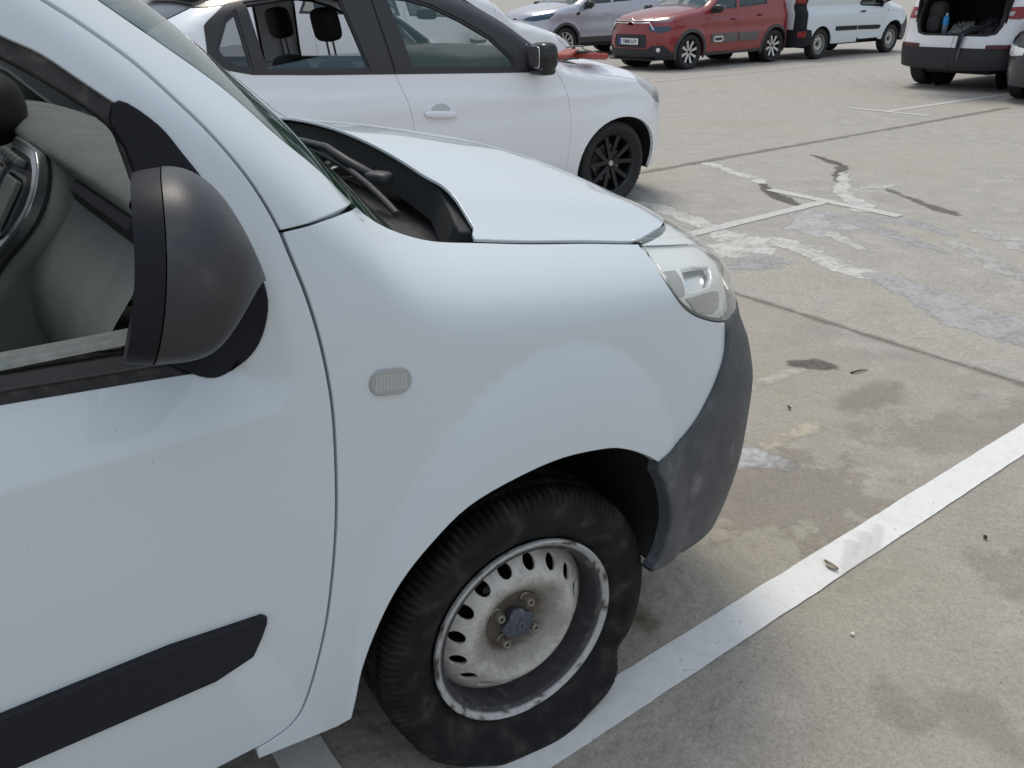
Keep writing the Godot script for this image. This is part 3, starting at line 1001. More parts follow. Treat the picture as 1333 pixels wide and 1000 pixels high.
func build_van(van: Node3D, grain: float) -> void:
	var B := van_body()
	var white := white_paint()
	var plastic := black_plastic()
	var S := B.side(1, 0)
	var Lf := B.side(-1, 0)
	var gap_up := smooth_line([Vector2(-0.4114, 1.1763), Vector2(-0.4231, 1.2129), Vector2(-0.4425, 1.2572), Vector2(-0.4721, 1.3072), Vector2(-0.5026, 1.3488), Vector2(-0.5412, 1.3963), Vector2(-0.5876, 1.4387), Vector2(-0.6229, 1.4661), Vector2(-0.6566, 1.4904), Vector2(-0.78, 1.57), Vector2(-0.95, 1.645), Vector2(-1.15, 1.69)], 4)
	var gap_down := smooth_line([Vector2(-0.4114, 1.1763), Vector2(-0.4065, 1.15), Vector2(-0.3934, 1.083), Vector2(-0.3855, 1.0099), Vector2(-0.383, 0.9286), Vector2(-0.3882, 0.8457), Vector2(-0.4025, 0.722), Vector2(-0.4258, 0.6006), Vector2(-0.4513, 0.5068), Vector2(-0.4872, 0.4109), Vector2(-0.5174, 0.3751), Vector2(-0.56, 0.362)], 4)
	var seam := smooth_line([Vector2(-0.4114, 1.1763), Vector2(-0.3787, 1.1782), Vector2(-0.3363, 1.1807), Vector2(-0.2863, 1.1778), Vector2(-0.2344, 1.165)], 4)
	var lamp_back := smooth_line([Vector2(0.3789, 1.0022), Vector2(0.3605, 0.9879), Vector2(0.3445, 0.9552), Vector2(0.3580, 0.9113), Vector2(0.4041, 0.8714), Vector2(0.4768, 0.8348), Vector2(0.53, 0.8158)], 5)
	var arch := smooth_line([Vector2(0.2600, 0.6055), Vector2(0.2290, 0.6330), Vector2(0.1728, 0.6700), Vector2(0.1184, 0.6916), Vector2(0.0203, 0.7077), Vector2(-0.0801, 0.7022), Vector2(-0.1747, 0.6808), Vector2(-0.2466, 0.6358), Vector2(-0.3068, 0.5789), Vector2(-0.3498, 0.5089), Vector2(-0.3823, 0.4289), Vector2(-0.3981, 0.3599), Vector2(-0.4074, 0.3148)], 4)
	var bump_edge := smooth_line([Vector2(0.5294, 0.7987), Vector2(0.5105, 0.7584), Vector2(0.4624, 0.7134), Vector2(0.4237, 0.6754), Vector2(0.3835, 0.6381), Vector2(0.3340, 0.6085), Vector2(0.2630, 0.6030)], 4)
	var edge := func(u0: float, u1: float, n: int) -> PackedVector2Array:
		var o := PackedVector2Array()
		for k in n + 1:
			var u := lerpf(u0, u1, float(k) / n)
			o.append(Vector2(u, B.edge_y(u)))
		return o
	# ---- front wing with the sill below the door
	var wing := PackedVector2Array()
	wing.append_array(seam)
	wing.append_array(edge.call(-0.225, 0.375, 30))
	wing.append_array(lamp_back)
	wing.append_array(bump_edge)
	wing.append_array(arch)
	wing.append_array(PackedVector2Array([Vector2(-0.4347, 0.3126), Vector2(-0.5, 0.322), Vector2(-0.5778, 0.3336), Vector2(-0.5778, 0.3615)]))
	wing.append_array(rev(gap_down))
	var wing_in := inset(wing, 0.0042)
	for sg in [1, -1]:
		var w := part("front_wing", skin(wing_in, [], B.side(sg, 0), 0.015 * grain if sg > 0 else 0.06, 0.02, 0.002, sg < 0), white, van)
		if sg > 0:
			var rp := capsule2(0.066, 0.036)
			var tilt := Transform2D(-0.17, Vector2(-0.2862, 0.932)) * rp
			part("side_repeater", skin(tilt, [], B.side(1, 0.006), 0.008, 0.006, 0.002), glass("repeater_lens", Color(0.72, 0.74, 0.74), 0.58), w, Transform3D(), "clear oval side repeater lamp")
			var ribs := Piece.new()
			for k in 9: skin(Transform2D(-0.17, Vector2(-0.2862, 0.932)) * rounded(0.0036, 0.025, 0.001, Vector2(-0.024 + 0.006 * k, 0)), [], B.side(1, 0.005), 0.03, 0.002, 0.0005, false, ribs)
			part("repeater_ribs", ribs, mat("repeater_back", lin(0.78, 0.78, 0.76), 0.25, 0.0), w)
			part("repeater_seal", skin(Transform2D(-0.17, Vector2(-0.2862, 0.932)) * capsule2(0.071, 0.040), [], B.side(1, 0.0015), 0.01, 0.003, 0.001), mat("repeater_seal", lin(0.44, 0.43, 0.42), 0.4), w)
	# ---- windscreen pillar
	var pillar := PackedVector2Array()
	pillar.append_array(rev(seam))
	pillar.append_array(gap_up.slice(1))
	pillar.append_array(edge.call(-1.15, -0.2365, 40))
	for sg in [1, -1]: part("windscreen_pillar", skin(inset(pillar, 0.003), [], B.side(sg, 0), 0.015 * grain if sg > 0 else 0.06, 0.02, 0.002, sg < 0), white, van)
	# ---- door
	var door := PackedVector2Array()
	door.append_array(rev(gap_up))
	door.append_array(gap_down.slice(1))
	door.append_array(PackedVector2Array([Vector2(-0.9, 0.355), Vector2(-1.30, 0.355), Vector2(-1.38, 0.40), Vector2(-1.42, 0.55), Vector2(-1.42, 1.1), Vector2(-1.33, 1.62), Vector2(-1.28, 1.69)]))
	var hole := smooth_line([Vector2(-1.2, 1.62), Vector2(-0.98, 1.585), Vector2(-0.82, 1.515), Vector2(-0.74, 1.4745), Vector2(-0.68, 1.4335), Vector2(-0.6436, 1.4119), Vector2(-0.6076, 1.3801), Vector2(-0.5696, 1.3464), Vector2(-0.5389, 1.3200), Vector2(-0.5170, 1.2833), Vector2(-0.4985, 1.2485), Vector2(-0.4751, 1.1972), Vector2(-0.4556, 1.1382), Vector2(-0.4491, 1.0899), Vector2(-0.4639, 1.0435), Vector2(-0.4875, 1.0131), Vector2(-0.5184, 0.9993), Vector2(-0.5465, 1.0028), Vector2(-0.6264, 1.0091), Vector2(-0.7079, 1.0149), Vector2(-0.7834, 1.0203), Vector2(-0.95, 1.030), Vector2(-1.12, 1.038), Vector2(-1.27, 1.044)], 4)
	hole.append_array(PackedVector2Array([Vector2(-1.33, 1.08), Vector2(-1.28, 1.4), Vector2(-1.235, 1.58)]))
	var pane := smooth_line([Vector2(-1.16, 1.585), Vector2(-0.98, 1.548), Vector2(-0.82, 1.487), Vector2(-0.74, 1.4505), Vector2(-0.6852, 1.414), Vector2(-0.6378, 1.3788), Vector2(-0.5889, 1.3325), Vector2(-0.5806, 1.3027), Vector2(-0.5769, 1.2675), Vector2(-0.5750, 1.2429), Vector2(-0.5800, 1.2047), Vector2(-0.6115, 1.055), Vector2(-0.6967, 1.060), Vector2(-0.7736, 1.0640), Vector2(-0.95, 1.074), Vector2(-1.12, 1.082), Vector2(-1.24, 1.088)], 4)
	pane.append_array(PackedVector2Array([Vector2(-1.25, 1.2), Vector2(-1.2, 1.5)]))
	var seal_m := mat("window_rubber", Color.WHITE, 0.72, 0, {"albedo_texture": noise_tex(85, 0.03, [[0.0, lin(0.018, 0.017, 0.018)], [0.6, lin(0.035, 0.033, 0.033)], [1.0, lin(0.11, 0.10, 0.095)]], 256, 4), "uv1_triplanar": true, "uv1_scale": Vector3.ONE * 5})
	for sg in [1, -1]:
		var fine := 0.015 * grain if sg > 0 else 0.06
		var d := part("front_door", skin(inset(door, 0.0042), [hole], B.side(sg, 0), fine, 0.02, 0.002, sg < 0), white, van)
		part("window_seal", skin(inset(hole, 0.0005), [pane], B.side(sg, -0.006), fine, 0.016, 0.003, sg < 0), seal_m, d)
		# the pane is wound down: only its upper edge stands above the door
		var low_pane := PackedVector2Array([Vector2(-0.604, 1.058), Vector2(-0.7748, 1.0665), Vector2(-1.24, 1.092), Vector2(-1.24, 0.9), Vector2(-0.6, 0.9)])
		part("window_pane", skin(low_pane, [], B.side(sg, -0.024), 0.06, 0.004, 0.0015, sg < 0), glass("van_side_glass", Color(0.50, 0.62, 0.56), 0.16), d)
		# the grey lip of the door lining behind the pane, and the wiper rubber before it
		var lip := PackedVector2Array([Vector2(-0.60, 1.082), Vector2(-0.60, 1.062), Vector2(-1.25, 1.098), Vector2(-1.25, 1.118)])
		part("window_wiper_rubber", skin(PackedVector2Array([Vector2(-0.588, 1.038), Vector2(-0.7748, 1.0510), Vector2(-1.2, 1.072), Vector2(-1.2, 1.058), Vector2(-0.7748, 1.0375), Vector2(-0.588, 1.025)]), [], B.side(sg, 0.001), 0.03, 0.012, 0.004, sg < 0), mat("door_wiper", lin(0.05, 0.05, 0.052), 0.45), d)
		part("door_lining", skin(PackedVector2Array([Vector2(-0.55, 1.02), Vector2(-0.55, 0.5), Vector2(-1.3, 0.5), Vector2(-1.3, 1.05)]), [], B.side(sg, -0.075), 0.06, 0.03, 0.01, sg < 0), mat("lining_grey", lin(0.16, 0.18, 0.165), 0.7), d)
		part("door_lining_top", skin(lip, [], func(q: Vector2) -> Vector3: return Vector3(q.x, 1.056 - (q.x + 0.6) * 0.052 + 0.02 * smoothstep(0, 1, (1.10 - q.y) * 20), (0.845 - (q.y - 1.06 + (q.x + 0.6) * 0.055) * 3.2) * sg), 0.05, 0.01, 0.006), mat("lining_pale", Color.WHITE, 0.7, 0, {"albedo_texture": noise_tex(87, 0.04, [[0.0, lin(0.20, 0.22, 0.20)], [1.0, lin(0.34, 0.36, 0.33)]], 256, 4), "uv1_triplanar": true, "uv1_scale": Vector3.ONE * 4}), d)
		var strip := PackedVector2Array([Vector2(-0.537, 0.6210), Vector2(-0.5320, 0.6170), Vector2(-0.5336, 0.6083), Vector2(-0.5436, 0.5885), Vector2(-0.5609, 0.560), Vector2(-0.62, 0.545), Vector2(-1.40, 0.560), Vector2(-1.40, 0.640), Vector2(-0.6707, 0.634), Vector2(-0.6059, 0.6275)])
		part("rubbing_strip", skin(inset(strip, 0.003), [], B.side(sg, 0.011), fine, 0.014, 0.005, sg < 0), plastic, d)
		part("door_handle", pillow(Vector3(0.17, 0.035, 0.03), tf(Vector3(-1.28, 0.93, 0.91 * sg)), 0.6), plastic, d)
	# ---- bonnet
	var bon := PackedVector2Array()
	var bon_side := [Vector2(-0.012, 0.9965)]
	for k in range(1, 16): bon_side.append(Vector2(lerpf(-0.012, 0.366, k / 15.0), 0.9965))
	bon_side.append_array([Vector2(0.40, 0.985), Vector2(0.46, 0.955), Vector2(0.53, 0.92), Vector2(0.62, 0.86), Vector2(0.72, 0.76), Vector2(0.80, 0.6), Vector2(0.84, 0.3)])
	for q in bon_side: bon.append(q)
	bon_side.reverse()
	for q in bon_side: bon.append(Vector2(q.x, -q.y))
	for q in [[-0.004, -0.975], [0.010, -0.95], [0.026, -0.85], [0.036, -0.74], [0.038, -0.6], [0.032, -0.4], [0.026, -0.2], [0.024, 0.0], [0.026, 0.2], [0.032, 0.4], [0.038, 0.6], [0.036, 0.74], [0.026, 0.85], [0.010, 0.95], [-0.004, 0.975]]: bon.append(Vector2(q[0], q[1]))
	var T := B.top(0)
	var bonnet_f := func(q: Vector2) -> Vector3:
		var o: Vector3 = T.call(q)
		var s := absf(q.y)
		o.y += 0.010 * exp(-pow((s - 0.80) / 0.09, 2.0)) * smoothstep(0.75, 0.4, q.x) - 0.004 * smoothstep(0.75, 0.6, s)
		return o
	part("bonnet", skin(bon, [], bonnet_f, 0.04 * grain, 0.006, 0.002, true), white, van)
	part("bonnet_seal", skin(PackedVector2Array([Vector2(-0.01, -0.93), Vector2(0.055, -0.7), Vector2(0.05, 0), Vector2(0.055, 0.7), Vector2(-0.01, 0.93), Vector2(0.3, 0.9), Vector2(0.3, -0.9)]), [], B.top(-0.014), 0.08, 0.07, 0.006, true), mat("underbonnet", lin(0.03, 0.031, 0.033), 0.7), van)
	# ---- windscreen
	var wy := curve([-1.16, 1.758, -0.9, 1.706, -0.7, 1.60, -0.543, 1.463, -0.467, 1.400, -0.41, 1.350, -0.343, 1.278, -0.288, 1.223, -0.239, 1.165, -0.17, 1.09, -0.10, 1.01])
	var screen := func(off: float) -> Callable:
		return func(q: Vector2) -> Vector3:
			var c := 1.0 - pow(absf(q.y), 2.0)
			var x := q.x
			return Vector3(x + (0.085 + off) * c, Curves.spl(wy, x) + (0.085 + off) * c + off, (Curves.spl(B.ztop, x) - 0.004) * q.y)
	part("windscreen", skin(PackedVector2Array([Vector2(-0.10, -0.985), Vector2(-0.10, 0.985), Vector2(-1.14, 0.99), Vector2(-1.14, -0.99)]), [], screen.call(0.0), 0.05, 0.006, 0.001, true), mat("windscreen_glass", Color(0.14, 0.30, 0.22, 0.62), 0.03, 0, {"transparency": BaseMaterial3D.TRANSPARENCY_ALPHA, "metallic_specular": 0.35}), van)
	part("windscreen_border", skin(PackedVector2Array([Vector2(-0.10, -0.96), Vector2(-0.10, 0.96), Vector2(-0.16, 0.96), Vector2(-0.16, -0.96)]), [], screen.call(-0.008), 0.05, 0.0, 0.001, true), mat("frit", lin(0.012, 0.012, 0.013), 0.3), van)
	# ---- scuttle, wipers
	var scut := func(q: Vector2) -> Vector3: return Vector3(q.x, 1.003 + 0.088 * (1 - pow(absf(q.y) / 0.72, 2.0)) - 0.22 * (q.x + 0.05), q.y)
	part("scuttle_panel", skin(PackedVector2Array([Vector2(-0.16, -0.715), Vector2(0.07, -0.715), Vector2(0.07, 0.715), Vector2(-0.16, 0.715)]), [], scut, 0.05, 0.02, 0.004, true), mat("scuttle", Color.WHITE, 0.65, 0, {"albedo_texture": noise_tex(88, 0.02, [[0.0, lin(0.035, 0.036, 0.038)], [0.6, lin(0.07, 0.068, 0.066)], [1.0, lin(0.20, 0.185, 0.16)]], 256, 5), "uv1_triplanar": true, "uv1_scale": Vector3.ONE * 3}), van)
	var dark := mat("wiper_metal", lin(0.028, 0.028, 0.030), 0.5)
	for z0 in [0.36, -0.22]:
		var wp := group("wiper", van)
		var zz: float = z0
		var base_at := func(z: float, up: float) -> Vector3:            # along the foot of the screen
			var q: Vector3 = screen.call(0.0).call(Vector2(-0.135, z / 0.72))
			return q + Vector3(0.02, up, 0)
		var pv: Vector3 = base_at.call(zz, 0.012) + Vector3(0.045, -0.005, 0)
		part("arm", tube([pv, base_at.call(zz - 0.05, 0.035), base_at.call(zz - 0.16, 0.040), base_at.call(zz - 0.36, 0.030)], 0.013, 0.006, 8), dark, wp)
		part("arm_pivot", pillow(Vector3(0.042, 0.026, 0.06), tf(pv + Vector3(0, 0.004, 0.01), Vector3(0, 20, 0)), 0.6), mat("wiper_cap", lin(0.05, 0.05, 0.055), 0.5), wp)
		var bl := []
		for k in 9: bl.append(base_at.call(lerpf(minf(zz + 0.22, 0.62), zz - 0.40, k / 8.0), 0.020))
		part("blade", tube(bl, 0.007, 0.007, 6), dark, wp)
	# ---- headlamps
	for sg in [1, -1]:
		var hl := group("headlight", van, Transform3D(), "clear headlight with bright reflector" if sg > 0 else "")
		var lamp := PackedVector2Array()
		lamp.append_array(rev(lamp_back))
		for q in edge.call(0.374, 0.74, 16): lamp.append(q + Vector2(0, 0.007))
		lamp.append_array(smooth_line([Vector2(0.76, 0.935), Vector2(0.80, 0.90), Vector2(0.80, 0.85), Vector2(0.74, 0.81), Vector2(0.64, 0.797)], 4))
		var fine := 0.02 * grain if sg > 0 else 0.06
		var band := PackedVector2Array()
		for q in lamp_back: band.append(q - Vector2(0.0005, 0.0))
		for q in rev(lamp_back): band.append(q + Vector2(0.006, 0.0045))
		part("lamp_seal", skin(band, [], B.side(sg, -0.005), fine, 0.02, 0.001, sg < 0), mat("lamp_seal", lin(0.05, 0.052, 0.05), 0.6), hl)
		part("lens", skin(inset(lamp, 0.004), [], B.side(sg, 0.004), fine, 0.006, 0.003, sg < 0), glass("headlamp_lens", Color(0.86, 0.90, 0.86), 0.13), hl)
		# the lens and housing reach over the top edge to the bonnet
		var cap := PackedVector2Array([Vector2(0.380, 0.993), Vector2(0.74, 0.993), Vector2(0.80, 0.70), Vector2(0.72, 0.775), Vector2(0.62, 0.873), Vector2(0.53, 0.933), Vector2(0.46, 0.968), Vector2(0.405, 0.992)])
		if sg < 0:
			for j in cap.size(): cap[j].y *= -1
		part("lens_top", skin(cap, [], B.top(0.006), fine, 0.0, 0.0, true), glass("headlamp_lens", Color(0.86, 0.90, 0.86), 0.13), hl)
		part("housing_top", skin(cap, [], B.top(-0.012), fine, 0.0, 0.0, true), mat("lamp_housing", lin(0.84, 0.84, 0.80), 0.25, 0.15), hl)
		var chrome := mat("lamp_chrome", lin(0.88, 0.89, 0.88), 0.22, 0.85)
		var inner := inset(lamp, 0.006)
		var main_bowl := smooth_line([Vector2(0.445, 0.961), Vector2(0.500, 0.952), Vector2(0.575, 0.930), Vector2(0.545, 0.910), Vector2(0.508, 0.897), Vector2(0.450, 0.906), Vector2(0.402, 0.917), Vector2(0.420, 0.940)], 1)
		part("lamp_housing", skin(inner, [main_bowl], B.side(sg, -0.016), fine, 0.006, 0.002, sg < 0), mat("lamp_housing", lin(0.84, 0.84, 0.80), 0.25, 0.15), hl)
		# a reflector set back behind the opening, tilted to the sky
		var bowl := func(q: Vector2) -> Vector3:
			var o: Vector3 = B.side(sg, -0.026).call(q)
			return o + Vector3(0, 0, -0.6 * sg) * maxf(0.0, q.y - 0.895)
		part("reflector", skin(inset(main_bowl, -0.004), [], bowl, 0.012, 0.006, 0.002, sg < 0), chrome, hl)
		part("reflector_rim", skin(inset(main_bowl, -0.003), [inset(main_bowl, 0.0015)], B.side(sg, -0.017), 0.02, 0.010, 0.002, sg < 0), mat("lamp_rim", lin(0.8, 0.81, 0.8), 0.2, 0.4), hl)
		part("indicator_reflector", skin(PackedVector2Array([Vector2(0.382, 0.968), Vector2(0.418, 0.962), Vector2(0.410, 0.940), Vector2(0.393, 0.914), Vector2(0.368, 0.918), Vector2(0.366, 0.944)]), [], B.side(sg, -0.0125), 0.02, 0.004, 0.001, sg < 0), mat("lamp_grey", lin(0.40, 0.40, 0.39), 0.25, 0.5), hl)
		part("lamp_bezel", skin(smooth_line([Vector2(0.400, 0.905), Vector2(0.452, 0.898), Vector2(0.505, 0.889), Vector2(0.545, 0.875), Vector2(0.54, 0.85), Vector2(0.50, 0.843), Vector2(0.43, 0.868)], 2), [], B.side(sg, -0.0125), 0.02, 0.004, 0.001, sg < 0), mat("lamp_bezel", lin(0.38, 0.375, 0.35), 0.3, 0.3), hl)
	# ---- bumper
	var bm := Color.WHITE
	var bumper_m := mat("bumper_plastic", bm, 0.6, 0, {"albedo_texture": noise_tex(91, 0.012, [[0.0, lin(0.044, 0.050, 0.058)], [0.55, lin(0.062, 0.069, 0.079)], [0.75, lin(0.090, 0.096, 0.104)], [1.0, lin(0.19, 0.195, 0.20)]], 512, 5), "uv1_triplanar": true, "uv1_scale": Vector3(1.6, 1.6, 1.6), "normal_enabled": true, "normal_texture": bump_tex(92, 0.2, 4.0, 256, 2), "normal_scale": 0.2})
	for sg in [1, -1]:
		var bp := PackedVector2Array()
		bp.append_array(rev(bump_edge))
		bp.append_array(PackedVector2Array([Vector2(0.56, 0.812), Vector2(0.64, 0.80), Vector2(0.74, 0.80), Vector2(0.9, 0.79), Vector2(1.1, 0.785), Vector2(0.02 + 0.845 * PI / 2, 0.785), Vector2(0.02 + 0.845 * PI / 2, 0.23), Vector2(0.9, 0.24), Vector2(0.6, 0.265), Vector2(0.42, 0.295)]))
		bp.append_array(smooth_line([Vector2(0.2700, 0.345), Vector2(0.2895, 0.350), Vector2(0.3039, 0.3887), Vector2(0.3096, 0.4579), Vector2(0.2865, 0.5398), Vector2(0.2600, 0.590)], 4))
		part("front_bumper", skin(bp, [], B.side(sg, 0.008), 0.03, 0.03, 0.006, sg < 0), bumper_m, van)
	# the face between the lamps, above the bumper
	for sg in [1, -1]:
		part("grille", skin(PackedVector2Array([Vector2(0.80, 0.80), Vector2(1.345, 0.80), Vector2(1.345, 0.92), Vector2(0.82, 0.92)]), [], B.side(sg, -0.02), 0.06, 0.02, 0.004, sg < 0), plastic, van)
	# ---- wheel housings, underside
	for sg in [1, -1]:
		var line := PackedVector2Array([Vector2(0.280, 0.346), Vector2(0.306, 0.39), Vector2(0.312, 0.458), Vector2(0.29, 0.542), Vector2(0.255, 0.606)])
		line.append_array(arch)
		line.append_array(PackedVector2Array([Vector2(-0.408, 0.310)]))
		var liner := func(u: float, v: float) -> Vector3:
			var k := u * (line.size() - 1)
			var j := mini(int(k), line.size() - 2)
			var q := line[j].lerp(line[j + 1], k - j)
			var o := B.pos(q.x, q.y)
			var w: Vector2 = Vector2(-0.03, 0.315).lerp(Vector2(o.x, o.y), 1.008 + 0.02 * smoothstep(0.0, 0.3, v))
			return Vector3(w.x, w.y, lerpf(o.z - 0.004, 0.5, v) * sg)
		part("wheel_housing", sheet(liner, 40, 6), mat("liner", lin(0.012, 0.012, 0.012), 0.9), van)
		part("wheel_housing", sheet(func(u: float, v: float) -> Vector3: return Vector3(lerpf(-0.42, 0.36, u), lerpf(0.36, 0.70, v), 0.52 * sg), 2, 2), mat("liner", lin(0.012, 0.012, 0.012), 0.9), van)
	part("floor_pan", block(Vector3(3.9, 0.12, 1.0), tf(Vector3(-1.3, 0.30, 0)), 0.02), mat("underbody", lin(0.02, 0.02, 0.02), 0.9), van)
	part("floor_pan", block(Vector3(1.7, 0.10, 1.6), tf(Vector3(-1.40, 0.37, 0)), 0.02), mat("underbody", lin(0.02, 0.02, 0.02), 0.9), van)
	part("firewall", block(Vector3(0.03, 0.75, 1.5), tf(Vector3(-0.16, 0.64, 0)), 0.01), mat("underbody", lin(0.02, 0.02, 0.02), 0.9), van)
	# ---- rear body
	van_rear(B, van, white, plastic, 0.08)
	# ---- mirrors
	door_mirror(van, B)
	van_cabin(van)

func plain_wheels(van: Node3D, spots: Array) -> void:
	for s in spots:
		var sg := 1.0 if s.z > 0 else -1.0
		var w := group("wheel", van, Transform3D(Basis(Vector3.UP, 0.0 if sg > 0 else PI), s))
		part("tyre", tyre_piece(0.312, 0.2, 0.098, 40), rubber(), w)
		var holder := Transform3D(Basis(), Vector3(0, 0, 0.08))
		var at := w.get_child_count()
		steel_rim(w, 0.2, 16, 0.02, false)
		for k in range(at, w.get_child_count()): w.get_child(k).transform = holder
		part("hub_cap", lathe([Vector2(0.0, 0.058), Vector2(0.03, 0.056), Vector2(0.04, 0.045), Vector2(0.04, 0.02)], 20), mat("hub_dark", lin(0.03, 0.03, 0.035), 0.5), w)

func van_rear(B: Body, van: Node3D, white: Material, plastic: Material, cell: float) -> void:
	var umax := B.xr0 - B.ar * PI / 2
	for sg in [1, -1]:
		var up := PackedVector2Array()
		for k in 21:
			var u := lerpf(-1.28, B.xr0 - 0.25, k / 20.0)
			up.append(Vector2(u, B.edge_y(u) - 0.002))
		var q := PackedVector2Array([Vector2(-1.15, 1.69), Vector2(-1.28, 1.69), Vector2(-1.33, 1.62), Vector2(-1.42, 1.1), Vector2(-1.42, 0.55), Vector2(-1.38, 0.40), Vector2(-1.38, 0.30), Vector2(-2.30, 0.30)])
		q.append_array(oval(Vector2(-2.697, 0.31), 0.37, 0.36, 16, 0.0, PI))
		q.append_array(PackedVector2Array([Vector2(-3.08, 0.60), Vector2(-3.2, 0.62), Vector2(-3.2, 1.62)]))
		q.append_array(rev(up))
		q.append(Vector2(-1.15, B.edge_y(-1.15) - 0.002))
		part("body_side", skin(inset(q, 0.003), [], B.side(sg, 0), cell, 0.02, 0.002, sg < 0), white, van)
		part("rubbing_strip", skin(PackedVector2Array([Vector2(-1.44, 0.56), Vector2(-2.22, 0.565), Vector2(-2.22, 0.645), Vector2(-1.44, 0.64)]), [], B.side(sg, 0.012), cell, 0.014, 0.005, sg < 0), plastic, van)
		part("rear_light", skin(PackedVector2Array([Vector2(-3.24, 1.13), Vector2(-3.24, 1.5), Vector2(-3.36, 1.5), Vector2(-3.36, 1.13)]), [], B.side(sg, 0.006), 0.05, 0.02, 0.004, sg < 0), mat("red_lens", lin(0.26, 0.02, 0.02), 0.15), van)
		part("light_column", skin(PackedVector2Array([Vector2(-3.23, 0.62), Vector2(-3.23, 1.125), Vector2(-3.36, 1.125), Vector2(-3.36, 0.62)]), [], B.side(sg, 0.003), 0.05, 0.02, 0.004, sg < 0), plastic, van)
		part("rear_door", skin(PackedVector2Array([Vector2(-3.37, 0.62), Vector2(-3.37, 1.66), Vector2(umax, 1.66), Vector2(umax, 0.62)]), [], B.side(sg, 0.0), cell, 0.02, 0.004, sg < 0), white, van)
		part("rear_bumper", skin(PackedVector2Array([Vector2(-3.08, 0.595), Vector2(-3.04, 0.45), Vector2(-3.05, 0.33), Vector2(-3.2, 0.28), Vector2(umax, 0.28), Vector2(umax, 0.60), Vector2(-3.2, 0.61)]), [], B.side(sg, 0.012), cell, 0.03, 0.006, sg < 0), plastic, van)
		part("bumper_reflector", skin(PackedVector2Array([Vector2(-3.22, 0.47), Vector2(-3.32, 0.47), Vector2(-3.32, 0.58), Vector2(-3.22, 0.58)]), [], B.side(sg, 0.022), 0.04, 0.02, 0.003, sg < 0), mat("red_lens", lin(0.26, 0.02, 0.02), 0.15), van)
		part("wheel_housing", sheet(func(u: float, v: float) -> Vector3: return Vector3(-2.697 + cos(lerpf(-0.2, PI + 0.2, u)) * 0.38, 0.31 + sin(lerpf(-0.2, PI + 0.2, u)) * 0.375, lerpf(0.875, 0.5, v) * sg), 16, 2), mat("liner", lin(0.012, 0.012, 0.012), 0.9), van)
	var roof := func(q: Vector2) -> Vector3: return B.top(0).call(q)
	part("roof", skin(PackedVector2Array([Vector2(-1.15, -1), Vector2(-1.15, 1), Vector2(-3.2, 1), Vector2(-3.2, -1)]), [], roof, 0.15, 0.01, 0.002, true), white, van)
	part("roof_end", skin(PackedVector2Array([Vector2(-3.2, -1), Vector2(-3.2, 1), Vector2(-3.4, 0.98), Vector2(-3.4, -0.98)]), [], B.top(-0.01), 0.1, 0.08, 0.01, true), white, van)
	part("bulkhead", block(Vector3(0.02, 1.3, 1.5), tf(Vector3(-1.46, 1.0, 0)), 0.005), mat("bulkhead", lin(0.10, 0.105, 0.11), 0.6), van)

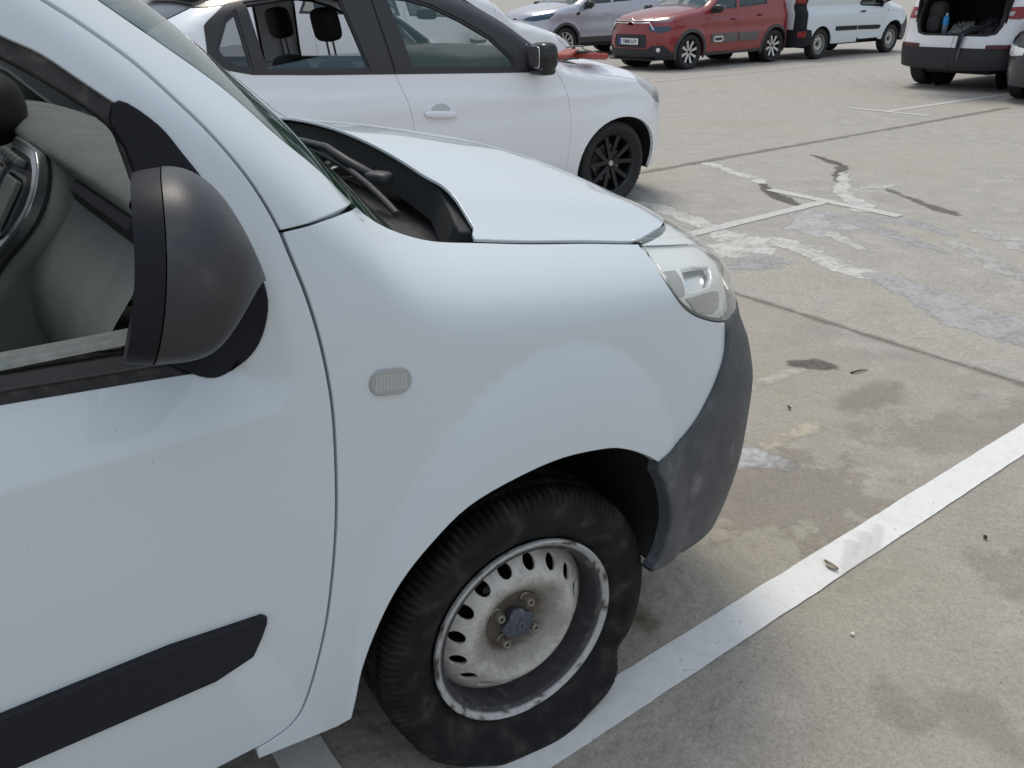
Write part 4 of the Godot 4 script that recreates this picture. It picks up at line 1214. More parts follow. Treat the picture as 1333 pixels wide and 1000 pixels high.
func door_mirror(van: Node3D, B: Body) -> void:
	var plastic := mat("mirror_plastic", Color.WHITE, 0.44, 0, {"albedo_texture": noise_tex(95, 0.008, [[0.0, lin(0.022, 0.024, 0.030)], [0.55, lin(0.031, 0.033, 0.039)], [0.78, lin(0.042, 0.043, 0.047)], [1.0, lin(0.09, 0.09, 0.09)]], 512, 6), "uv1_triplanar": true, "uv1_scale": Vector3.ONE * 2.2, "normal_enabled": true, "normal_texture": bump_tex(96, 0.45, 4.0, 512, 1), "normal_scale": 0.05})
	var black := mat("mirror_black", lin(0.012, 0.013, 0.017), 0.5, 0, {"metallic_specular": 0.3, "normal_enabled": true, "normal_texture": bump_tex(96, 0.45, 4.0, 512, 1), "normal_scale": 0.05, "uv1_triplanar": true, "uv1_scale": Vector3.ONE * 4})
	for sg in [1, -1]:
		var m := group("door_mirror", van, Transform3D(), "dusty black door mirror housing" if sg > 0 else "")
		# the housing: a rounded shell round an axis pointing forward, its open side to the rear; a runs along the axis, t round it
		var c := Vector3(-0.606, 1.207, 1.02 * sg)
		var shell := func(a: float, t: float, grow: float) -> Vector3:
			var e := pow(maxf(0.0, 1 - pow(a, 2.5)), 1.0 / 2.5)      # narrowing towards the nose of the cap
			var cy := signf(sin(t)) * pow(absf(sin(t)), 0.78)
			var cz := signf(cos(t)) * pow(absf(cos(t)), 0.78)
			var hy := 0.0965 + grow
			var hz := 0.105 + grow
			var o := Vector3(a * 0.080 + (grow if a > 0.5 else 0.0), cy * hy * e - 0.030 * a * a, cz * hz * e * sg)
			o.x += -0.010 * cy * cy + 0.020 * cy + 0.012 * cz      # raked rim plane
			o.z -= 0.012 * cy * sg
			var ca := cos(0.40)
			var sa: float = sin(0.40) * sg
			return c + Vector3(o.x * ca - o.z * sa * 1.0, o.y, o.x * sa + o.z * ca)
		part("mirror_cap", sheet(func(u: float, v: float) -> Vector3: return shell.call(sin(v * PI / 2), TAU * u, 0.0), 48, 20, sg > 0), plastic, m)
		var axis := Vector3(cos(0.40), 0, sin(0.40) * sg)
		# the black frame round the glass
		part("mirror_frame", sheet(func(u: float, v: float) -> Vector3:
			var o: Vector3 = shell.call(0.0, TAU * u, -0.001)
			var o2: Vector3 = c + (o - c) * lerpf(1.0, 0.965, v * v)
			return o2 - axis * (0.0015 + 0.0285 * v), 48, 6, sg < 0), black, m)
		part("mirror_edge", sheet(func(u: float, v: float) -> Vector3:
			var o: Vector3 = shell.call(0.0, TAU * u, -0.001)
			var o2: Vector3 = c + (o - c) * lerpf(0.965, 0.88, v)
			return o2 - axis * (0.030 - 0.010 * v), 48, 2, sg < 0), black, m)
		part("mirror_glass", sheet(func(u: float, v: float) -> Vector3:
			var o: Vector3 = shell.call(0.0, TAU * u, -0.001)
			var o2: Vector3 = c + (o - c) * 0.89 * (1 - v)
			return o2 - axis * 0.021, 48, 3, sg < 0), mat("mirror_silver", lin(0.9, 0.9, 0.9), 0.02, 1.0), m)
		# the black sail at the corner of the window that carries it
		var sail := smooth_line([Vector2(-0.588, 1.3290), Vector2(-0.575, 1.3520), Vector2(-0.5389, 1.3220), Vector2(-0.5170, 1.2845), Vector2(-0.4985, 1.2495), Vector2(-0.4751, 1.1982), Vector2(-0.4550, 1.1390), Vector2(-0.4485, 1.0899), Vector2(-0.4632, 1.0428), Vector2(-0.4875, 1.0117), Vector2(-0.5184, 0.9973), Vector2(-0.5485, 1.0020), Vector2(-0.597, 1.037), Vector2(-0.609, 1.062), Vector2(-0.578, 1.2047), Vector2(-0.572, 1.2429), Vector2(-0.574, 1.2675), Vector2(-0.578, 1.3027)], 4)
		part("mirror_sail", skin(sail, [], B.side(sg, 0.006), 0.02, 0.02, 0.003, sg < 0), black, m)
		part("mirror_foot", tube([Vector3(-0.545, 1.12, 0.86 * sg), Vector3(-0.565, 1.13, 0.93 * sg), Vector3(-0.57, 1.15, 1.0 * sg)], 0.055, 0.045, 16), black, m)

func van_cabin(van: Node3D) -> void:
	var soft := mat("dash_grey", Color.WHITE, 0.72, 0, {"albedo_texture": noise_tex(97, 0.02, [[0.0, lin(0.25, 0.275, 0.245)], [1.0, lin(0.33, 0.355, 0.315)]], 256, 4), "uv1_triplanar": true, "uv1_scale": Vector3.ONE * 2, "normal_enabled": true, "normal_texture": bump_tex(98, 0.25, 4.0, 256, 2), "normal_scale": 0.15})
	var darkp := mat("cabin_dark", lin(0.02, 0.021, 0.022), 0.6)
	var dash := group("dashboard", van)
	# dash profile (x, y), swept across the car
	var prof := smooth_line([Vector2(-0.18, 1.08), Vector2(-0.30, 1.17), Vector2(-0.43, 1.225), Vector2(-0.52, 1.232), Vector2(-0.562, 1.212), Vector2(-0.552, 1.185), Vector2(-0.535, 1.16), Vector2(-0.545, 1.13), Vector2(-0.585, 1.08), Vector2(-0.630, 1.02), Vector2(-0.650, 0.95), Vector2(-0.640, 0.86), Vector2(-0.57, 0.76), Vector2(-0.42, 0.70), Vector2(-0.20, 0.66)], 4)
	var swept := func(u: float, v: float) -> Vector3:
		var k := u * (prof.size() - 1)
		var j := mini(int(k), prof.size() - 2)
		var q: Vector2 = prof[j].lerp(prof[j + 1], k - j)
		var z := lerpf(0.70, -0.70, v)
		return Vector3(q.x, q.y, z)
	part("dash_body", sheet(swept, 56, 16), soft, dash)
	part("storage_shelf", block(Vector3(0.05, 0.045, 0.40), tf(Vector3(-0.535, 1.158, 0.46), Vector3(0, 0, 12)), 0.012), darkp, dash)
	# centre stack with its bright-edged air vents
	var lean := 0.60
	var frame := Transform3D(Basis(Vector3(0, 0, 1), Vector3(sin(lean), cos(lean), 0), Vector3(-cos(lean), sin(lean), 0)), Vector3(-0.640, 1.105, 0.0))
	var stack := smooth_line([Vector2(-0.22, 0.115), Vector2(0.06, 0.118), Vector2(0.125, 0.105), Vector2(0.165, 0.070), Vector2(0.180, 0.020), Vector2(0.165, -0.030), Vector2(0.125, -0.10), Vector2(0.105, -0.18), Vector2(0.10, -0.30)], 4)
	stack.append(Vector2(-0.22, -0.30))
	var face := func(d: float) -> Callable: return func(q: Vector2) -> Vector3: return frame * Vector3(q.x, q.y, d - q.x * q.x * 0.6)
	part("centre_stack", skin(stack, [], face.call(0.012), 0.03, 0.022, 0.006), mat("stack_grey", lin(0.045, 0.048, 0.05), 0.5), dash)
	part("stack_body", skin(inset(stack, -0.006), [], face.call(-0.012), 0.03, 0.16, 0.02), soft, dash)
	part("stack_trim", skin(inset(stack, -0.004), [inset(stack, 0.009)], face.call(0.018), 0.03, 0.02, 0.004), mat("satin_metal", lin(0.50, 0.52, 0.52), 0.25, 0.8), dash)
	for vx in [0.085, -0.085]:
		var vent := group("air_vent", dash)
		var o := rounded(0.118, 0.115, 0.025, Vector2(vx, 0.008))
		part("vent_recess", skin(o, [], face.call(0.0135), 0.05, 0.004, 0.001), darkp, vent)
		part("vent_rim", skin(inset(o, -0.005), [o], face.call(0.022), 0.05, 0.01, 0.002), mat("vent_rim", lin(0.09, 0.095, 0.1), 0.4), vent)
		for k in 5: part("vent_slat", block(Vector3(0.007, 0.100, 0.014), frame * tf(Vector3(vx - 0.042 + 0.021 * k, 0.008, 0.017), Vector3(0, 25, 0)), 0.002), mat("slat", lin(0.36, 0.38, 0.34), 0.5), vent)
	for k in 5: part("switch", pillow(Vector3(0.024, 0.018, 0.02), frame * tf(Vector3(-0.09 + 0.042 * k, 0.088, 0.018)), 0.6), mat("switch_grey", lin(0.22, 0.23, 0.22), 0.5), dash)
	for k in 3: part("heater_knob", lathe([Vector2(0, 0.03), Vector2(0.02, 0.028), Vector2(0.024, 0.0)], 16, null, frame * tf(Vector3(-0.1 + 0.08 * k, -0.12, 0.012))), darkp, dash)
	part("instrument_hood", pillow(Vector3(0.24, 0.17, 0.42), tf(Vector3(-0.63, 1.25, -0.42)), 0.7), darkp, dash)
	part("pillar_trim", skin(PackedVector2Array([Vector2(-0.60, 1.42), Vector2(-0.60, 1.10), Vector2(-0.25, 1.08), Vector2(-0.25, 1.16), Vector2(-0.45, 1.36)]), [], van_body().side(-1, -0.07), 0.05, 0.01, 0.004, true), mat("lining_green", lin(0.34, 0.38, 0.34), 0.7), van)
	# steering wheel
	var sw := group("steering_wheel", van, Transform3D(Basis.from_euler(Vector3(0, PI / 2, 0)) * Basis.from_euler(Vector3(-0.6, 0, 0)), Vector3(-0.70, 1.10, -0.40)))
	var ring := []
	for k in 41: ring.append(Vector3(cos(TAU * k / 40) * 0.185, sin(TAU * k / 40) * 0.185, 0))
	part("wheel_rim", tube(ring, 0.016, 0.016, 10), darkp, sw)
	part("wheel_boss", pillow(Vector3(0.18, 0.12, 0.05), Transform3D(), 0.6), darkp, sw)
	for a in [0.0, PI, -PI / 2]: part("wheel_spoke", tube([Vector3.ZERO, Vector3(cos(a), sin(a), 0) * 0.18], 0.018, 0.012, 6), darkp, sw)
	for z in [0.40, -0.40]:
		var s := group("seat", van)
		var cloth := mat("seat_cloth", lin(0.03, 0.032, 0.036), 0.9)
		part("seat_cushion", pillow(Vector3(0.52, 0.18, 0.5), tf(Vector3(-1.05, 0.66, z)), 0.5), cloth, s)
		part("backrest", pillow(Vector3(0.18, 0.66, 0.48), tf(Vector3(-1.33, 1.0, z), Vector3(0, 0, 12)), 0.5), cloth, s)
		part("headrest", pillow(Vector3(0.11, 0.2, 0.27), tf(Vector3(-1.40, 1.44, z)), 0.5), cloth, s)

# ---------------------------------------------------------------- the other cars
func poly_all(sets: Array, cut: Array) -> Array:         # what of the outlines is left when the cuts are taken away, as [outline, holes]
	var bits := sets
	var holes := []
	for c in cut:
		var left := []
		for b in bits:
			for q in Geometry2D.clip_polygons(b, c):
				if Geometry2D.is_polygon_clockwise(q): holes.append(c)
				else: left.append(q)
		bits = left
	return bits.filter(func(b): return absf(area2(b)) > 0.0006).map(func(b): return [b, holes.filter(func(h): return Geometry2D.is_point_in_polygon(h[0], b))])

func both(sets: Array, with: PackedVector2Array) -> Array:
	var o := []
	for b in sets: o.append_array(Geometry2D.intersect_polygons(b, with))
	return o.filter(func(b): return absf(area2(b)) > 0.0006)

func strip(x0: float, x1: float, y0 := 0.0, y1 := 3.0) -> PackedVector2Array:
	return PackedVector2Array([Vector2(x0, y0), Vector2(x1, y0), Vector2(x1, y1), Vector2(x0, y1)])

# spec keys: body, base (height of the lower edge as a curve over u), arches [[x, y, rx, ry], ...], panels [[name, polygon, material], ...],
# windows [[polygon, tint], ...], lamps [[name, polygon, material], ...], tops [[name, u0, u1, material, s], ...], wheels, cell
func car(root: Node3D, k: Dictionary) -> void:
	var B: Body = k.body
	var u1 := B.xf0 + B.af * PI / 2
	var u0 := B.xr0 - B.ar * PI / 2
	var cell: float = k.get("cell", 0.06)
	var lip: float = k.get("lip", 0.02)
	var gap: float = k.get("gap", 0.003)
	var region := PackedVector2Array()
	for j in 61:
		var u := lerpf(u0, u1, j / 60.0)
		region.append(Vector2(u, Curves.spl(k.base, u)))
	for j in 91:
		var u := lerpf(u1, u0, j / 90.0)
		region.append(Vector2(u, B.edge_y(u) - 0.0015))
	var cuts := []
	for a in k.arches: cuts.append(oval(Vector2(a[0], a[1]), a[2], a[3], 40))
	var wins := []
	for w in k.windows: wins.append(w[0])
	var lamps := []
	for l in k.lamps: lamps.append(l[1])
	for sg in [1, -1]:
		var fine: float = cell if sg == k.get("near", 1) else cell * 2.0
		for q in k.panels:
			var n := 0
			for bh in poly_all(both([region], q[1]), cuts + wins + lamps + k.get("cuts", [])):
				var b: PackedVector2Array = bh[0]
				part(q[0], skin(inset(b, gap), bh[1].map(func(h): return inset(h, -gap)), B.side(sg, q[3] if q.size() > 3 else 0.0), fine, lip, 0.002, sg < 0), q[2], root)
				n += 1
		for w in k.windows:
			for b in both([region], w[0]):
				var fr := group("side_window", root)
				part("window_frame", skin(inset(b, 0.001), [inset(b, w[2])], B.side(sg, -0.003), fine, 0.02, 0.002, sg < 0), k.trim, fr)
				part("pane", skin(w[3] if w.size() > 3 else inset(b, w[2] - 0.004), [], B.side(sg, -0.012), fine * 2, 0.004 if w.size() > 3 else 0.0, 0.001, sg < 0), w[1], fr)
		for l in k.lamps:
			for b in both([region], l[1]): part(l[0], skin(inset(b, 0.002), [], B.side(sg, l[3] if l.size() > 3 else 0.002), fine, 0.02, 0.004, sg < 0), l[2], root)
		for x in k.get("extras", []):
			part(x[0], skin(x[1], x[4] if x.size() > 4 else [], B.side(sg, x[3]), fine, 0.02, 0.004, sg < 0), x[2], root)
		for a in k.arches:
			var lf := func(u: float, v: float) -> Vector3:
				var t := lerpf(-0.25, PI + 0.25, u)
				var o := B.pos(a[0] + cos(t) * a[2], a[1] + sin(t) * a[3])
				return Vector3(lerpf(o.x, a[0] + cos(t) * a[2] * 1.02, minf(1, v * 4)), o.y + 0.006 * minf(1, v * 4), lerpf(o.z - 0.003, o.z * 0.55, v) * sg)
			part("wheel_housing", sheet(lf, 24, 5), mat("liner", lin(0.012, 0.012, 0.012), 0.9), root)
			part("wheel_housing", skin(oval(Vector2(a[0], a[1]), a[2] * 1.04, a[3] * 1.04, 24), [], func(q: Vector2) -> Vector3: return Vector3(q.x, q.y, B.pos(a[0], a[1]).z * 0.55 * sg), 0.3, 0.0), mat("liner", lin(0.012, 0.012, 0.012), 0.9), root)
	for t in k.tops:
		var o := PackedVector2Array()
		var s: float = t[4] if t.size() > 4 else 0.997
		for j in 13: o.append(Vector2(lerpf(t[1], t[2], j / 12.0), s))
		for j in 13: o.append(Vector2(lerpf(t[2], t[1], j / 12.0), -s))
		part(t[0], skin(o, [], B.top(t[5] if t.size() > 5 else 0.0), maxf(cell, 0.06), lip, 0.002, true), t[3], root)
	var w0: Vector3 = B.pos(-1.0, 0.5)
	part("floor_pan", block(Vector3(-u0 + u1 - 1.3, 0.1, w0.z * 1.1), tf(Vector3((B.xr1[0].y + B.xf1[0].y) / 2, 0.28, 0)), 0.02), mat("underbody", lin(0.02, 0.02, 0.02), 0.9), root)
	part("floor_pan", block(Vector3(k.wb - 0.75, 0.1, w0.z * 1.9), tf(Vector3(-k.wb / 2, 0.30, 0)), 0.02), mat("underbody", lin(0.02, 0.02, 0.02), 0.9), root)
	part("engine_bay", block(Vector3(1.1, 0.35, w0.z * 1.05), tf(Vector3(-0.02, 0.5, 0)), 0.02), mat("underbody", lin(0.02, 0.02, 0.02), 0.9), root)
	for x in [k.get("axle", 0.0), -k.wb + k.get("axle", 0.0)]:
		for sg in [1, -1]: alloy_wheel(root, Vector3(x, k.wr, k.track * sg), k.wr, k.get("wheel", "black"), k.get("spokes", 5), sg == k.get("near", 1))

func alloy_wheel(root: Node3D, at: Vector3, r: float, look: String, spokes: int, near: bool) -> void:
	var sg := 1.0 if at.z > 0 else -1.0
	var w := group("wheel", root, Transform3D(Basis(Vector3.UP, 0.0 if sg > 0 else PI) * Basis(Vector3.BACK, 0.3), at))
	var rr := r * 0.70
	part("tyre", tyre_piece(r, rr, 0.095 if r < 0.354 else 0.118, 60 if near else 30), rubber(), w)
	var bright := mat("alloy_bright", lin(0.62, 0.62, 0.62), 0.3, 0.75)
	var dark := mat("alloy_black", lin(0.016, 0.017, 0.021), 0.28, 0.3)
	var m := dark if look == "black" else bright
	part("rim", lathe([Vector2(rr * 0.90, -0.02), Vector2(rr * 0.905, 0.060), Vector2(rr * 0.95, 0.072), Vector2(rr * 1.0, 0.078), Vector2(rr * 1.015, 0.070)], 48), dark if look != "silver" else m, w)
	part("brake_disc", lathe([Vector2(0.0, 0.0), Vector2(rr * 0.62, 0.0), Vector2(rr * 0.62, -0.02)], 32), mat("disc_steel", lin(0.20, 0.18, 0.16), 0.5, 0.7), w)
	part("rim_barrel", lathe([Vector2(rr * 0.90, -0.02), Vector2(rr * 0.88, -0.09), Vector2(0.0, -0.09)], 32), mat("wheel_inside", lin(0.012, 0.012, 0.012), 0.9), w)
	part("hub", lathe([Vector2(0, 0.058), Vector2(rr * 0.13, 0.057), Vector2(rr * 0.16, 0.052), Vector2(rr * 0.2, 0.03), Vector2(rr * 0.22, 0.0)], 24), dark, w)
	for j in spokes:
		var a := TAU * j / spokes
		var d := 0.0 if spokes > 6 else 0.16
		for e in ([0.0] if spokes > 6 else [-d, d]):
			var p := Piece.new()
			var i0 := Vector2.from_angle(a + e * 0.6) * rr * 0.15
			var i1 := Vector2.from_angle(a + e * 1.9) * rr * 0.93
			var n := (i1 - i0).normalized().orthogonal()
			var w0 := rr * 0.055
			var w1 := rr * (0.115 if look == "bicolour" else 0.065)
			var o := PackedVector2Array([i0 + n * w0, i1 + n * w1, i1 - n * w1, i0 - n * w0])
			skin(o, [], func(q: Vector2) -> Vector3: return Vector3(q.x, q.y, 0.050 + 0.018 * q.length() / rr), 0.08, 0.025, 0.004, Geometry2D.is_polygon_clockwise(o), p)
			part("spoke", p, m if look != "bicolour" else bright, w)

# lettering or a badge laid into a skin: f places (x, y)
func wing_mirror(root: Node3D, at: Vector3, size: Vector3, m: Material, low: Material) -> void:
	var sg := signf(at.z)
	var g := group("door_mirror", root)
	part("mirror_cap", pillow(size, tf(at, Vector3(0, -14 * sg, 0)), 0.6), m, g)
	part("mirror_base", pillow(Vector3(size.x * 0.8, size.y * 0.35, size.z * 0.9), tf(at + Vector3(0.01, -size.y * 0.5, -0.03 * sg), Vector3(0, 0, 0)), 0.6), low, g)
	part("mirror_foot", tube([at + Vector3(0.03, -size.y * 0.45, -size.z * 0.3 * sg), at + Vector3(0.06, -size.y * 0.62, -(size.z * 0.5 + 0.08) * sg)], 0.025, 0.03, 8), low, g)
	part("mirror_glass", pillow(Vector3(0.01, size.y * 0.75, size.z * 0.8), tf(at + Vector3(-size.x * 0.47, 0, -size.x * 0.1 * sg), Vector3(0, -14 * sg, 0)), 0.4), mat("mirror_silver", lin(0.9, 0.9, 0.9), 0.02, 1.0), g)

func seats(root: Node3D, x0: float, x1: float, half: float, floor_y: float, head: float) -> void:
	var cloth := mat("car_cloth", lin(0.012, 0.012, 0.013), 0.9)
	for z in [half, -half]:
		var s := group("seat", root)
		part("seat_cushion", pillow(Vector3(0.52, 0.18, 0.5), tf(Vector3(x0 + 0.28, floor_y, z)), 0.5), cloth, s)
		part("backrest", pillow(Vector3(0.17, 0.66, 0.48), tf(Vector3(x0 - 0.02, floor_y + 0.34, z), Vector3(0, 0, 14)), 0.5), cloth, s)
		part("headrest", pillow(Vector3(0.11, 0.19, 0.25), tf(Vector3(x0 - 0.13, head, z), Vector3(0, 0, 10)), 0.5), cloth, s)
		for e in [-0.045, 0.045]: part("headrest_post", tube([Vector3(x0 - 0.13, head, z + e), Vector3(x0 - 0.10, head - 0.2, z + e)], 0.007, 0.007, 6), mat("post", lin(0.1, 0.1, 0.1), 0.3, 0.8), s)
	var b := group("rear_bench", root)
	part("bench_back", pillow(Vector3(0.18, 0.62, half * 3.3), tf(Vector3(x1, floor_y + 0.32, 0), Vector3(0, 0, 16)), 0.4), cloth, b)
	part("bench_cushion", pillow(Vector3(0.5, 0.16, half * 3.3), tf(Vector3(x1 + 0.28, floor_y, 0)), 0.4), cloth, b)

func corsa_body() -> Body:
	var b := Body.new()
	b.prof = curve([0.15, 0.80, 0.25, 0.83, 0.4, 0.862, 0.55, 0.876, 0.65, 0.88, 0.75, 0.874, 0.82, 0.876, 0.9, 0.866, 1.0, 0.842, 1.2, 0.775, 1.45, 0.68])
	b.ytop = curve([-3.25, 1.0, -3.1, 1.22, -2.9, 1.37, -2.6, 1.475, -2.2, 1.525, -1.7, 1.54, -1.3, 1.495, -0.9, 1.34, -0.55, 1.135, -0.42, 1.045, -0.2, 1.0, 0.1, 0.965, 0.35, 0.92, 0.5, 0.87, 0.62, 0.80, 0.72, 0.70])
	b.ztop = curve([-3.2, 0.60, -1.5, 0.56, -0.5, 0.66, 0.7, 0.66])
	b.rh = curve([-3.0, 0.10, -0.5, 0.12, 0.7, 0.1])
	b.xf0 = 0.05
	b.xf1 = curve([0.1, 0.70, 0.2, 0.77, 0.4, 0.81, 0.6, 0.82, 0.75, 0.80, 0.9, 0.66])
	b.nf = curve([0.2, 3.0, 1.0, 2.6])
	b.af = 0.75
	b.xr0 = -2.75
	b.xr1 = curve([0.2, -3.25, 0.5, -3.33, 1.0, -3.25, 1.4, -3.0])
	b.nr = 3.0
	b.ar = 0.5
	b.crown = curve([-3.2, 0.02, -1.2, 0.035, -0.5, 0.05, 0.0, 0.06, 0.6, 0.04])
	b.arches = [[0.07, 0.30, 0.47, 0.45, 0.46, 0.06]]
	b.crease = 0.012
	b.crease_line = curve([-3.2, 0.98, -2.3, 0.935, -1.615, 0.90, -0.45, 0.81, 0.6, 0.76])
	return b

func corsa() -> void:
	var B := corsa_body()
	var root := thing("white_hatchback", "white hatchback with black wheels and black door mirror beside the van", "car", Vector3(3.52, 0, -3.62))
	var paint := mat("hatch_paint", lin(0.84, 0.86, 0.885), 0.4, 0, {"clearcoat_enabled": true, "clearcoat": 0.9, "clearcoat_roughness": 0.06})
	var gloss := mat("gloss_black", lin(0.018, 0.018, 0.020), 0.18)
	var matt := mat("pillar_black", lin(0.030, 0.029, 0.033), 0.5)
	var olive := mat("dark_roof", lin(0.05, 0.048, 0.036), 0.22, 0.3, {"clearcoat_enabled": true, "clearcoat": 0.8})
	var pane := glass("hatch_glass", Color(0.40, 0.60, 0.54), 0.16)
	var dark_pane := glass("privacy_glass", Color(0.18, 0.24, 0.28), 0.5)
	var belt := curve([-2.80, 1.175, -2.70, 1.115, -2.573, 1.086, -2.178, 1.060, -1.717, 1.036, -1.263, 1.012, -0.73, 0.985, -0.55, 0.972])
	var upper := PackedVector2Array()                     # everything above the belt line and within the window band
	upper.append_array(belt)
	upper.append_array(PackedVector2Array([Vector2(-0.56, 1.02), Vector2(-0.60, 1.11), Vector2(-0.68, 1.157), Vector2(-0.80, 1.262), Vector2(-0.98, 1.378), Vector2(-1.2, 1.452), Vector2(-1.7, 1.494), Vector2(-2.3, 1.480), Vector2(-2.62, 1.43), Vector2(-2.78, 1.33)]))
	var fw := PackedVector2Array([Vector2(-1.60, 1.052), Vector2(-1.2, 1.030), Vector2(-0.852, 1.012), Vector2(-0.835, 1.035), Vector2(-0.852, 1.085), Vector2(-0.985, 1.210), Vector2(-1.176, 1.318), Vector2(-1.367, 1.405), Vector2(-1.52, 1.45), Vector2(-1.675, 1.466)])
	var rw := PackedVector2Array([Vector2(-2.500, 1.098), Vector2(-2.178, 1.080), Vector2(-1.868, 1.062), Vector2(-1.957, 1.468), Vector2(-2.3, 1.463), Vector2(-2.525, 1.44)])
	var qw := PackedVector2Array([Vector2(-2.560, 1.104), Vector2(-2.575, 1.41), Vector2(-2.655, 1.36), Vector2(-2.74, 1.22), Vector2(-2.72, 1.165), Vector2(-2.648, 1.117)])
	var seam_rf := [Vector2(-1.79, 1.6), Vector2(-1.766, 1.436), Vector2(-1.716, 1.037), Vector2(-1.680, 0.92), Vector2(-1.648, 0.80), Vector2(-1.633, 0.686), Vector2(-1.635, 0.45), Vector2(-1.66, 0.1)]
	var seam_fw := [Vector2(-0.60, 1.11), Vector2(-0.541, 1.021), Vector2(-0.475, 0.93), Vector2(-0.435, 0.85), Vector2(-0.405, 0.689), Vector2(-0.404, 0.483), Vector2(-0.429, 0.241), Vector2(-0.44, 0.1)]
	var front_wing := PackedVector2Array([Vector2(0.50, 0.0), Vector2(0.50, 0.60), Vector2(0.42, 0.70), Vector2(0.42, 1.2), Vector2(-0.40, 1.2), Vector2(-0.60, 1.112)])
	front_wing.append_array(PackedVector2Array(seam_fw.slice(1)))
	var fd := PackedVector2Array(seam_fw)
	fd.reverse()
	fd.append_array(PackedVector2Array([Vector2(-0.8, 1.26), Vector2(-1.2, 1.452), Vector2(-1.77, 1.495)]))
	fd.append_array(PackedVector2Array(seam_rf.slice(1)))
	var rd := PackedVector2Array(seam_rf)
	rd.reverse()
	rd.append_array(PackedVector2Array([Vector2(-2.70, 1.55), Vector2(-2.72, 1.13), Vector2(-2.50, 0.9), Vector2(-2.22, 0.70), Vector2(-2.12, 0.45), Vector2(-2.10, 0.1)]))
	var quarter := PackedVector2Array([Vector2(-2.10, 0.1), Vector2(-2.12, 0.45), Vector2(-2.22, 0.70), Vector2(-2.50, 0.9), Vector2(-2.72, 1.13), Vector2(-2.70, 1.42), Vector2(-3.05, 1.42), Vector2(-3.0, 0.55), Vector2(-2.98, 0.0)])
	var roofrail := PackedVector2Array([Vector2(-0.40, 1.2), Vector2(-0.60, 1.112), Vector2(-0.80, 1.262), Vector2(-1.2, 1.453), Vector2(-1.77, 1.496), Vector2(-2.70, 1.42), Vector2(-3.3, 1.42), Vector2(-3.3, 1.8), Vector2(-0.4, 1.8)])
	var lamp := PackedVector2Array([Vector2(0.27, 0.862), Vector2(0.36, 0.78), Vector2(0.46, 0.70), Vector2(0.62, 0.665), Vector2(0.80, 0.70), Vector2(0.84, 0.76), Vector2(0.62, 0.86), Vector2(0.45, 0.95), Vector2(0.3, 0.885)])
	var bon_side := PackedVector2Array([Vector2(-0.185, 1.25), Vector2(-0.185, 0.985), Vector2(-0.165, 0.955), Vector2(-0.11, 0.932), Vector2(-0.02, 0.918), Vector2(0.15, 0.895), Vector2(0.30, 0.868), Vector2(0.42, 0.848), Vector2(0.55, 0.83), Vector2(0.55, 1.25)])
	car(root, {"body": B, "base": curve([-4, 0.32, -2.9, 0.30, -2.2, 0.24, -0.4, 0.24, 0.5, 0.22, 1.5, 0.2]), "wb": 2.538, "wr": 0.305, "track": 0.765, "axle": 0.03, "cell": 0.035, "wheel": "black", "spokes": 5, "trim": matt,
		"arches": [[0.075, 0.30, 0.385, 0.335], [-2.50, 0.31, 0.365, 0.335]],
		"panels": [["front_wing", Geometry2D.clip_polygons(front_wing, bon_side)[0], paint], ["bonnet_edge", bon_side, paint], ["front_door", fd, paint], ["rear_door", rd, paint], ["rear_quarter", quarter, paint], ["roof_rail", roofrail, olive],
			["front_bumper", PackedVector2Array([Vector2(0.50, 0.0), Vector2(0.50, 0.60), Vector2(0.42, 0.70), Vector2(0.42, 0.9), Vector2(1.4, 0.9), Vector2(1.4, 0.0)]), paint], ["rear_end", PackedVector2Array([Vector2(-3.05, 1.42), Vector2(-3.0, 0.55), Vector2(-2.98, 0.0), Vector2(-4.2, 0), Vector2(-4.2, 1.42)]), paint]],
		"windows": [[fw, pane, 0.014], [rw, glass("hatch_rear_glass", Color(0.30, 0.42, 0.45), 0.42), 0.012, PackedVector2Array([Vector2(-2.505, 1.09), Vector2(-1.87, 1.055), Vector2(-1.89, 1.165), Vector2(-2.10, 1.165), Vector2(-2.49, 1.115)])], [qw, dark_pane, 0.016]],
		"lamps": [["headlight", lamp, mat("lamp_clear", lin(0.55, 0.56, 0.55), 0.12, 0.4)]],
		"extras": [],
		"tops": [["bonnet", -0.17, 1.15, paint, 0.997], ["scuttle", -0.42, -0.18, matt], ["windscreen", -1.22, -0.43, pane], ["roof", -2.75, -1.23, olive], ["tailgate", -3.1, -2.76, gloss]]})
	for sg in [1, -1]:
		# black trim round the windows: one frame that leaves the panes free
		part("window_surround", skin(inset(upper, 0.0), [fw, rw, qw], B.side(sg, 0.004), 0.04 if sg > 0 else 0.08, 0.012, 0.003, sg < 0), matt, root)
		part("door_split", skin(PackedVector2Array([Vector2(-1.771, 1.462), Vector2(-1.720, 1.045), Vector2(-1.712, 1.045), Vector2(-1.763, 1.462)]), [], B.side(sg, 0.0055), 0.1, 0.003, 0.001, sg < 0), mat("gap_black", lin(0.004, 0.004, 0.004), 0.9), root)
		part("sail_panel", skin(PackedVector2Array([Vector2(-0.83, 1.02), Vector2(-0.70, 1.005), Vector2(-0.60, 1.10), Vector2(-0.68, 1.15), Vector2(-0.845, 1.115)]), [], B.side(sg, 0.008), 0.08, 0.01, 0.003, sg < 0), matt, root)
		var h := group("door_handle", root)
		part("handle_recess", skin(oval(Vector2(-1.445, 0.808), 0.068, 0.040, 20), [], B.side(sg, 0.0015), 0.03, 0.004, 0.002, sg < 0), mat("recess_grey", lin(0.55, 0.56, 0.57), 0.5), h)
		part("handle_bar", pillow(Vector3(0.235, 0.045, 0.040), tf(Vector3(-1.448, 0.786, 0.884 * sg), Vector3(0, 0, -5)), 0.7), paint, h)
